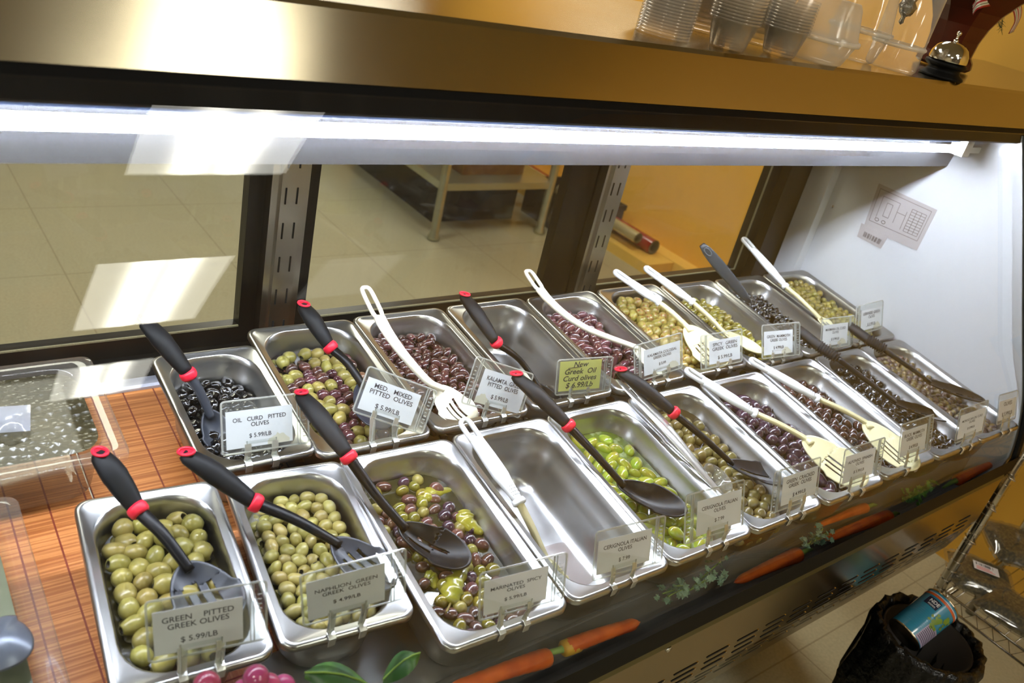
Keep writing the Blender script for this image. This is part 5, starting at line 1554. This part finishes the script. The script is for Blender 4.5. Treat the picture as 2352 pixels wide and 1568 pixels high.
# direction of the camera around the can
cv = rot.inverted() @ (C0 - (bot + ax * .05)); a0 = math.atan2(cv.y, cv.x)
def patch(name, a1, a2, z1, z2, m, n=14, off=.0006):
    bm = bmesh.new(); rr = [[bm.verts.new(canpt(a0 + a1 + (a2 - a1) * i / n, z, off)) for i in range(n + 1)] for z in (z1, z2)]
    for i in range(n): bm.faces.new((rr[0][i], rr[0][i+1], rr[1][i+1], rr[1][i]))
    return obj(name, bm, m, root, smooth=True)
patch('orange_band', -math.pi, math.pi, .0965, .1015, pbr('can_orange', 'd0622a', .35), 48)
patch('white_line', -math.pi, math.pi, .1025, .1035, WHITEN, 48)
patch('brand_panel', -.75, .05, .072, .092, pbr('can_navy', '16213f', .35))
patch('ingredients_panel', .35, 1.35, .006, .050, pbr('can_lilac', 'a9a0bd', .4))
bm = bmesh.new()
for i in range(9):
    z = .010 + .0042 * i
    rr = [[bm.verts.new(canpt(a0 + .40 + .9 * k / 8, zz, .0010)) for k in range(9)] for zz in (z, z + .0014)]
    for k in range(8): bm.faces.new((rr[0][k], rr[0][k+1], rr[1][k+1], rr[1][k]))
obj('small_print', bm, INK, root)
rs = random.Random(2); bm = bmesh.new()
for k in range(26):
    a_, z_ = rs.uniform(.1, 1.2), rs.uniform(.045, .085)
    if abs(z_ - (.05 + .02 * a_)) > .018: continue
    s_ = rs.uniform(.003, .006)
    bm.faces.new([bm.verts.new(canpt(a0 + a_ + s_ / R_ * math.cos(q_) * rs.uniform(.7, 1.2), z_ + s_ * math.sin(q_) * rs.uniform(.7, 1.2), .0011)) for q_ in [2*math.pi*t/8 for t in range(8)]])
obj('leaf_picture', bm, pbr('can_leaf', '6d9430', .4, obj_vary=.1), root, recalc=False)
def can_text(body, a_, z_, s, m):
    me = text_mesh(body, bold=.02)
    for vt in me.vertices:
        x, y = vt.co.x * s, vt.co.y * s
        vt.co = canpt(a0 + a_ + x / R_, z_ + y, .0012)
    link('lettering', me, m, root)
can_text('NDE', -.28, .084, .0105, WHITEN); can_text('FOODS', -.30, .0755, .0048, WHITEN)

# ------------------------------------------------------------------ wire rack with bags at the right edge
RK = pbr('rack_chrome', 'b9b2a4', .18, 1.0)
root = empty('wire_rack', (2.2, .2, 0), 'chrome wire shelving at the right edge, holding brown bags', 'shelving')
px_, py_ = 2.035, .455
def rod(pts, r, nm='rod', n=8):
    bm = bmesh.new(); sweep(bm, pts, r, n=n); return obj(nm, bm, RK, root, smooth=True)
bm = bmesh.new(); sweep(bm, [(px_, py_, .0), (px_, py_, 1.0)], .0125, n=16)
for k in range(32): 
    z = .05 + .03 * k
    sweep(bm, [Vector((px_ + .0128 * math.cos(a), py_ + .0128 * math.sin(a), z)) for a in [2*math.pi*q/16 for q in range(16)]], .0009, n=5, side=Vector((0, 0, 1)), closed=True)
obj('post', bm, RK, root, smooth=True)
bm = bmesh.new(); sweep(bm, [(px_, -.45, .0), (px_, -.45, 1.0)], .0125, n=12); obj('post', bm, RK, root, smooth=True)
bm = bmesh.new(); sweep(bm, [(px_ + .45, py_, .0), (px_ + .45, py_, 1.0)], .0125, n=12); obj('post', bm, RK, root, smooth=True)
for z in (.46, .56, .65):
    bm = bmesh.new()
    sweep(bm, [Vector((px_ - .012 + .0 , py_ - .010, z)), Vector((px_ - .030, py_ - .022, z)), Vector((px_ - .034, py_ - .002, z)), Vector((px_ - .012, py_ + .012, z))], .0022, n=6); obj('hook', bm, RK, root, smooth=True)
for zs in (.30, .73):
    bm = bmesh.new()
    x0_, x1_ = px_ - .02, px_ + .47; y0_, y1_ = -.45, py_ - .02
    for dz in (0, -.032):
        sweep(bm, [(x0_, y1_, zs + dz), (x0_, y0_, zs + dz)], .0032, n=8)
        sweep(bm, [(x0_, y1_, zs + dz), (x1_, y1_, zs + dz)], .0032, n=8)
    y = y1_
    pts = []; k = 0
    while y > y0_:
        pts.append(Vector((x0_, y, zs - (.032 if k % 2 else 0)))); y -= .02; k += 1
    sweep(bm, pts, .0014, n=5)
    for i in range(int((y1_ - y0_) / .025)):
        yy = y1_ - .025 * i; sweep(bm, [(x0_, yy, zs + .003), (x1_, yy, zs + .003)], .0016, n=5)
    obj('wire_shelf', bm, RK, root, smooth=True)
HERB = pbr('dried_herb', '3a3320', .6, vary=(140, '6a5f3a', .45, .62), coat=.9, bump=(30, .8, .01))
BAGC = thin_clear('bag_film', (.9, .9, .88), .10, .9, haze=.03, rough=.06)
def bag(c, X, Yv, w, l, label, lbl=False):
    """flat pillow bag of dried herbs; X, Yv its two directions"""
    X, Yv = X.normalized(), Yv.normalized(); Z = X.cross(Yv).normalized()
    if Z.z < 0: Z = -Z
    root_ = empty('herb_bag', c, label, 'bag', 'bags of dried herbs on the rack')
    for nm, k_, m in (('herbs', 1.0, HERB), ('film', 1.12, BAGC)):
        bm = bmesh.new(); n = 12
        rs_ = random.Random(nm + label)
        top_, bot_ = [], []
        for i in range(n + 1):
            ra, rb = [], []
            for j in range(n + 1):
                s_, t_ = i / n * 2 - 1, j / n * 2 - 1
                th = .026 * (max(0, 1 - s_ ** 4) ** .6) * (max(0, 1 - t_ ** 4) ** .6) * (1 if nm == 'herbs' else 1.06) + (.0007 if nm == 'film' else 0)
                th += rs_.uniform(-1, 1) * (.0012 if nm == 'herbs' else .0022) * (1 if abs(s_) < .99 and abs(t_) < .99 else 0)
                P_ = c + X * (s_ * w / 2 * k_) + Yv * (t_ * l / 2 * k_) + Z * .026
                ra.append(bm.verts.new(P_ + Z * th)); rb.append(bm.verts.new(P_ - Z * min(th, .024)))
            top_.append(ra); bot_.append(rb)
        for g in (top_, bot_):
            for i in range(n):
                for j in range(n): bm.faces.new((g[i][j], g[i+1][j], g[i+1][j+1], g[i][j+1]))
        obj(nm, bm, m, root_, smooth=True)
    if lbl:
        P_ = c + Z * .0565
        q_ = quad('paper_label', [P_ - X * .030 + Yv * .017, P_ + X * .030 + Yv * .017, P_ + X * .030 - Yv * .017, P_ - X * .030 - Yv * .017], PAPER, root_, .0005, Z)
        bm = bmesh.new(); rs_ = random.Random(5)
        for i in range(22):
            x = -.024 + .0019 * i
            if rs_.random() < .75: box(bm, (x, .003, 0), (x + .0011, .013, .0003))
        m4 = Matrix((X, Yv, Z)).transposed().to_4x4(); m4.translation = P_ + Z * .0006
        bmesh.ops.transform(bm, matrix=m4, verts=bm.verts); obj('barcode', bm, INK, q_)
        bm = bmesh.new()
        for i in range(3): box(bm, (-.024, -.013 + .005 * i, 0), (.02 - .006 * i, -.0115 + .005 * i, .0003))
        bmesh.ops.transform(bm, matrix=m4, verts=bm.verts); obj('printed_lines', bm, RED, q_)
zb = .304
a_ = on_z(2262, 1310, zb + .05); bag(Vector((a_.x, a_.y, zb)), Vector((.55, -.85, 0)), Vector((.85, .55, 0)), .15, .13, 'herb bag with barcode sticker on the wire shelf', True)
a_ = on_z(2345, 1400, zb + .04); bag(Vector((a_.x, a_.y, zb)), Vector((.2, -1, 0)), Vector((1, .2, 0)), .16, .12, 'herb bag cut by the right edge below the barcode sticker')
a_ = on_z(2335, 1235, zb + .10); bag(Vector((a_.x, a_.y, zb + .050)), Vector((.6, -.6, 0)), Vector((.6, .6, 0)), .12, .15, 'dark crinkled herb bag resting on the one with the sticker')
bpy.context.view_layer.update()
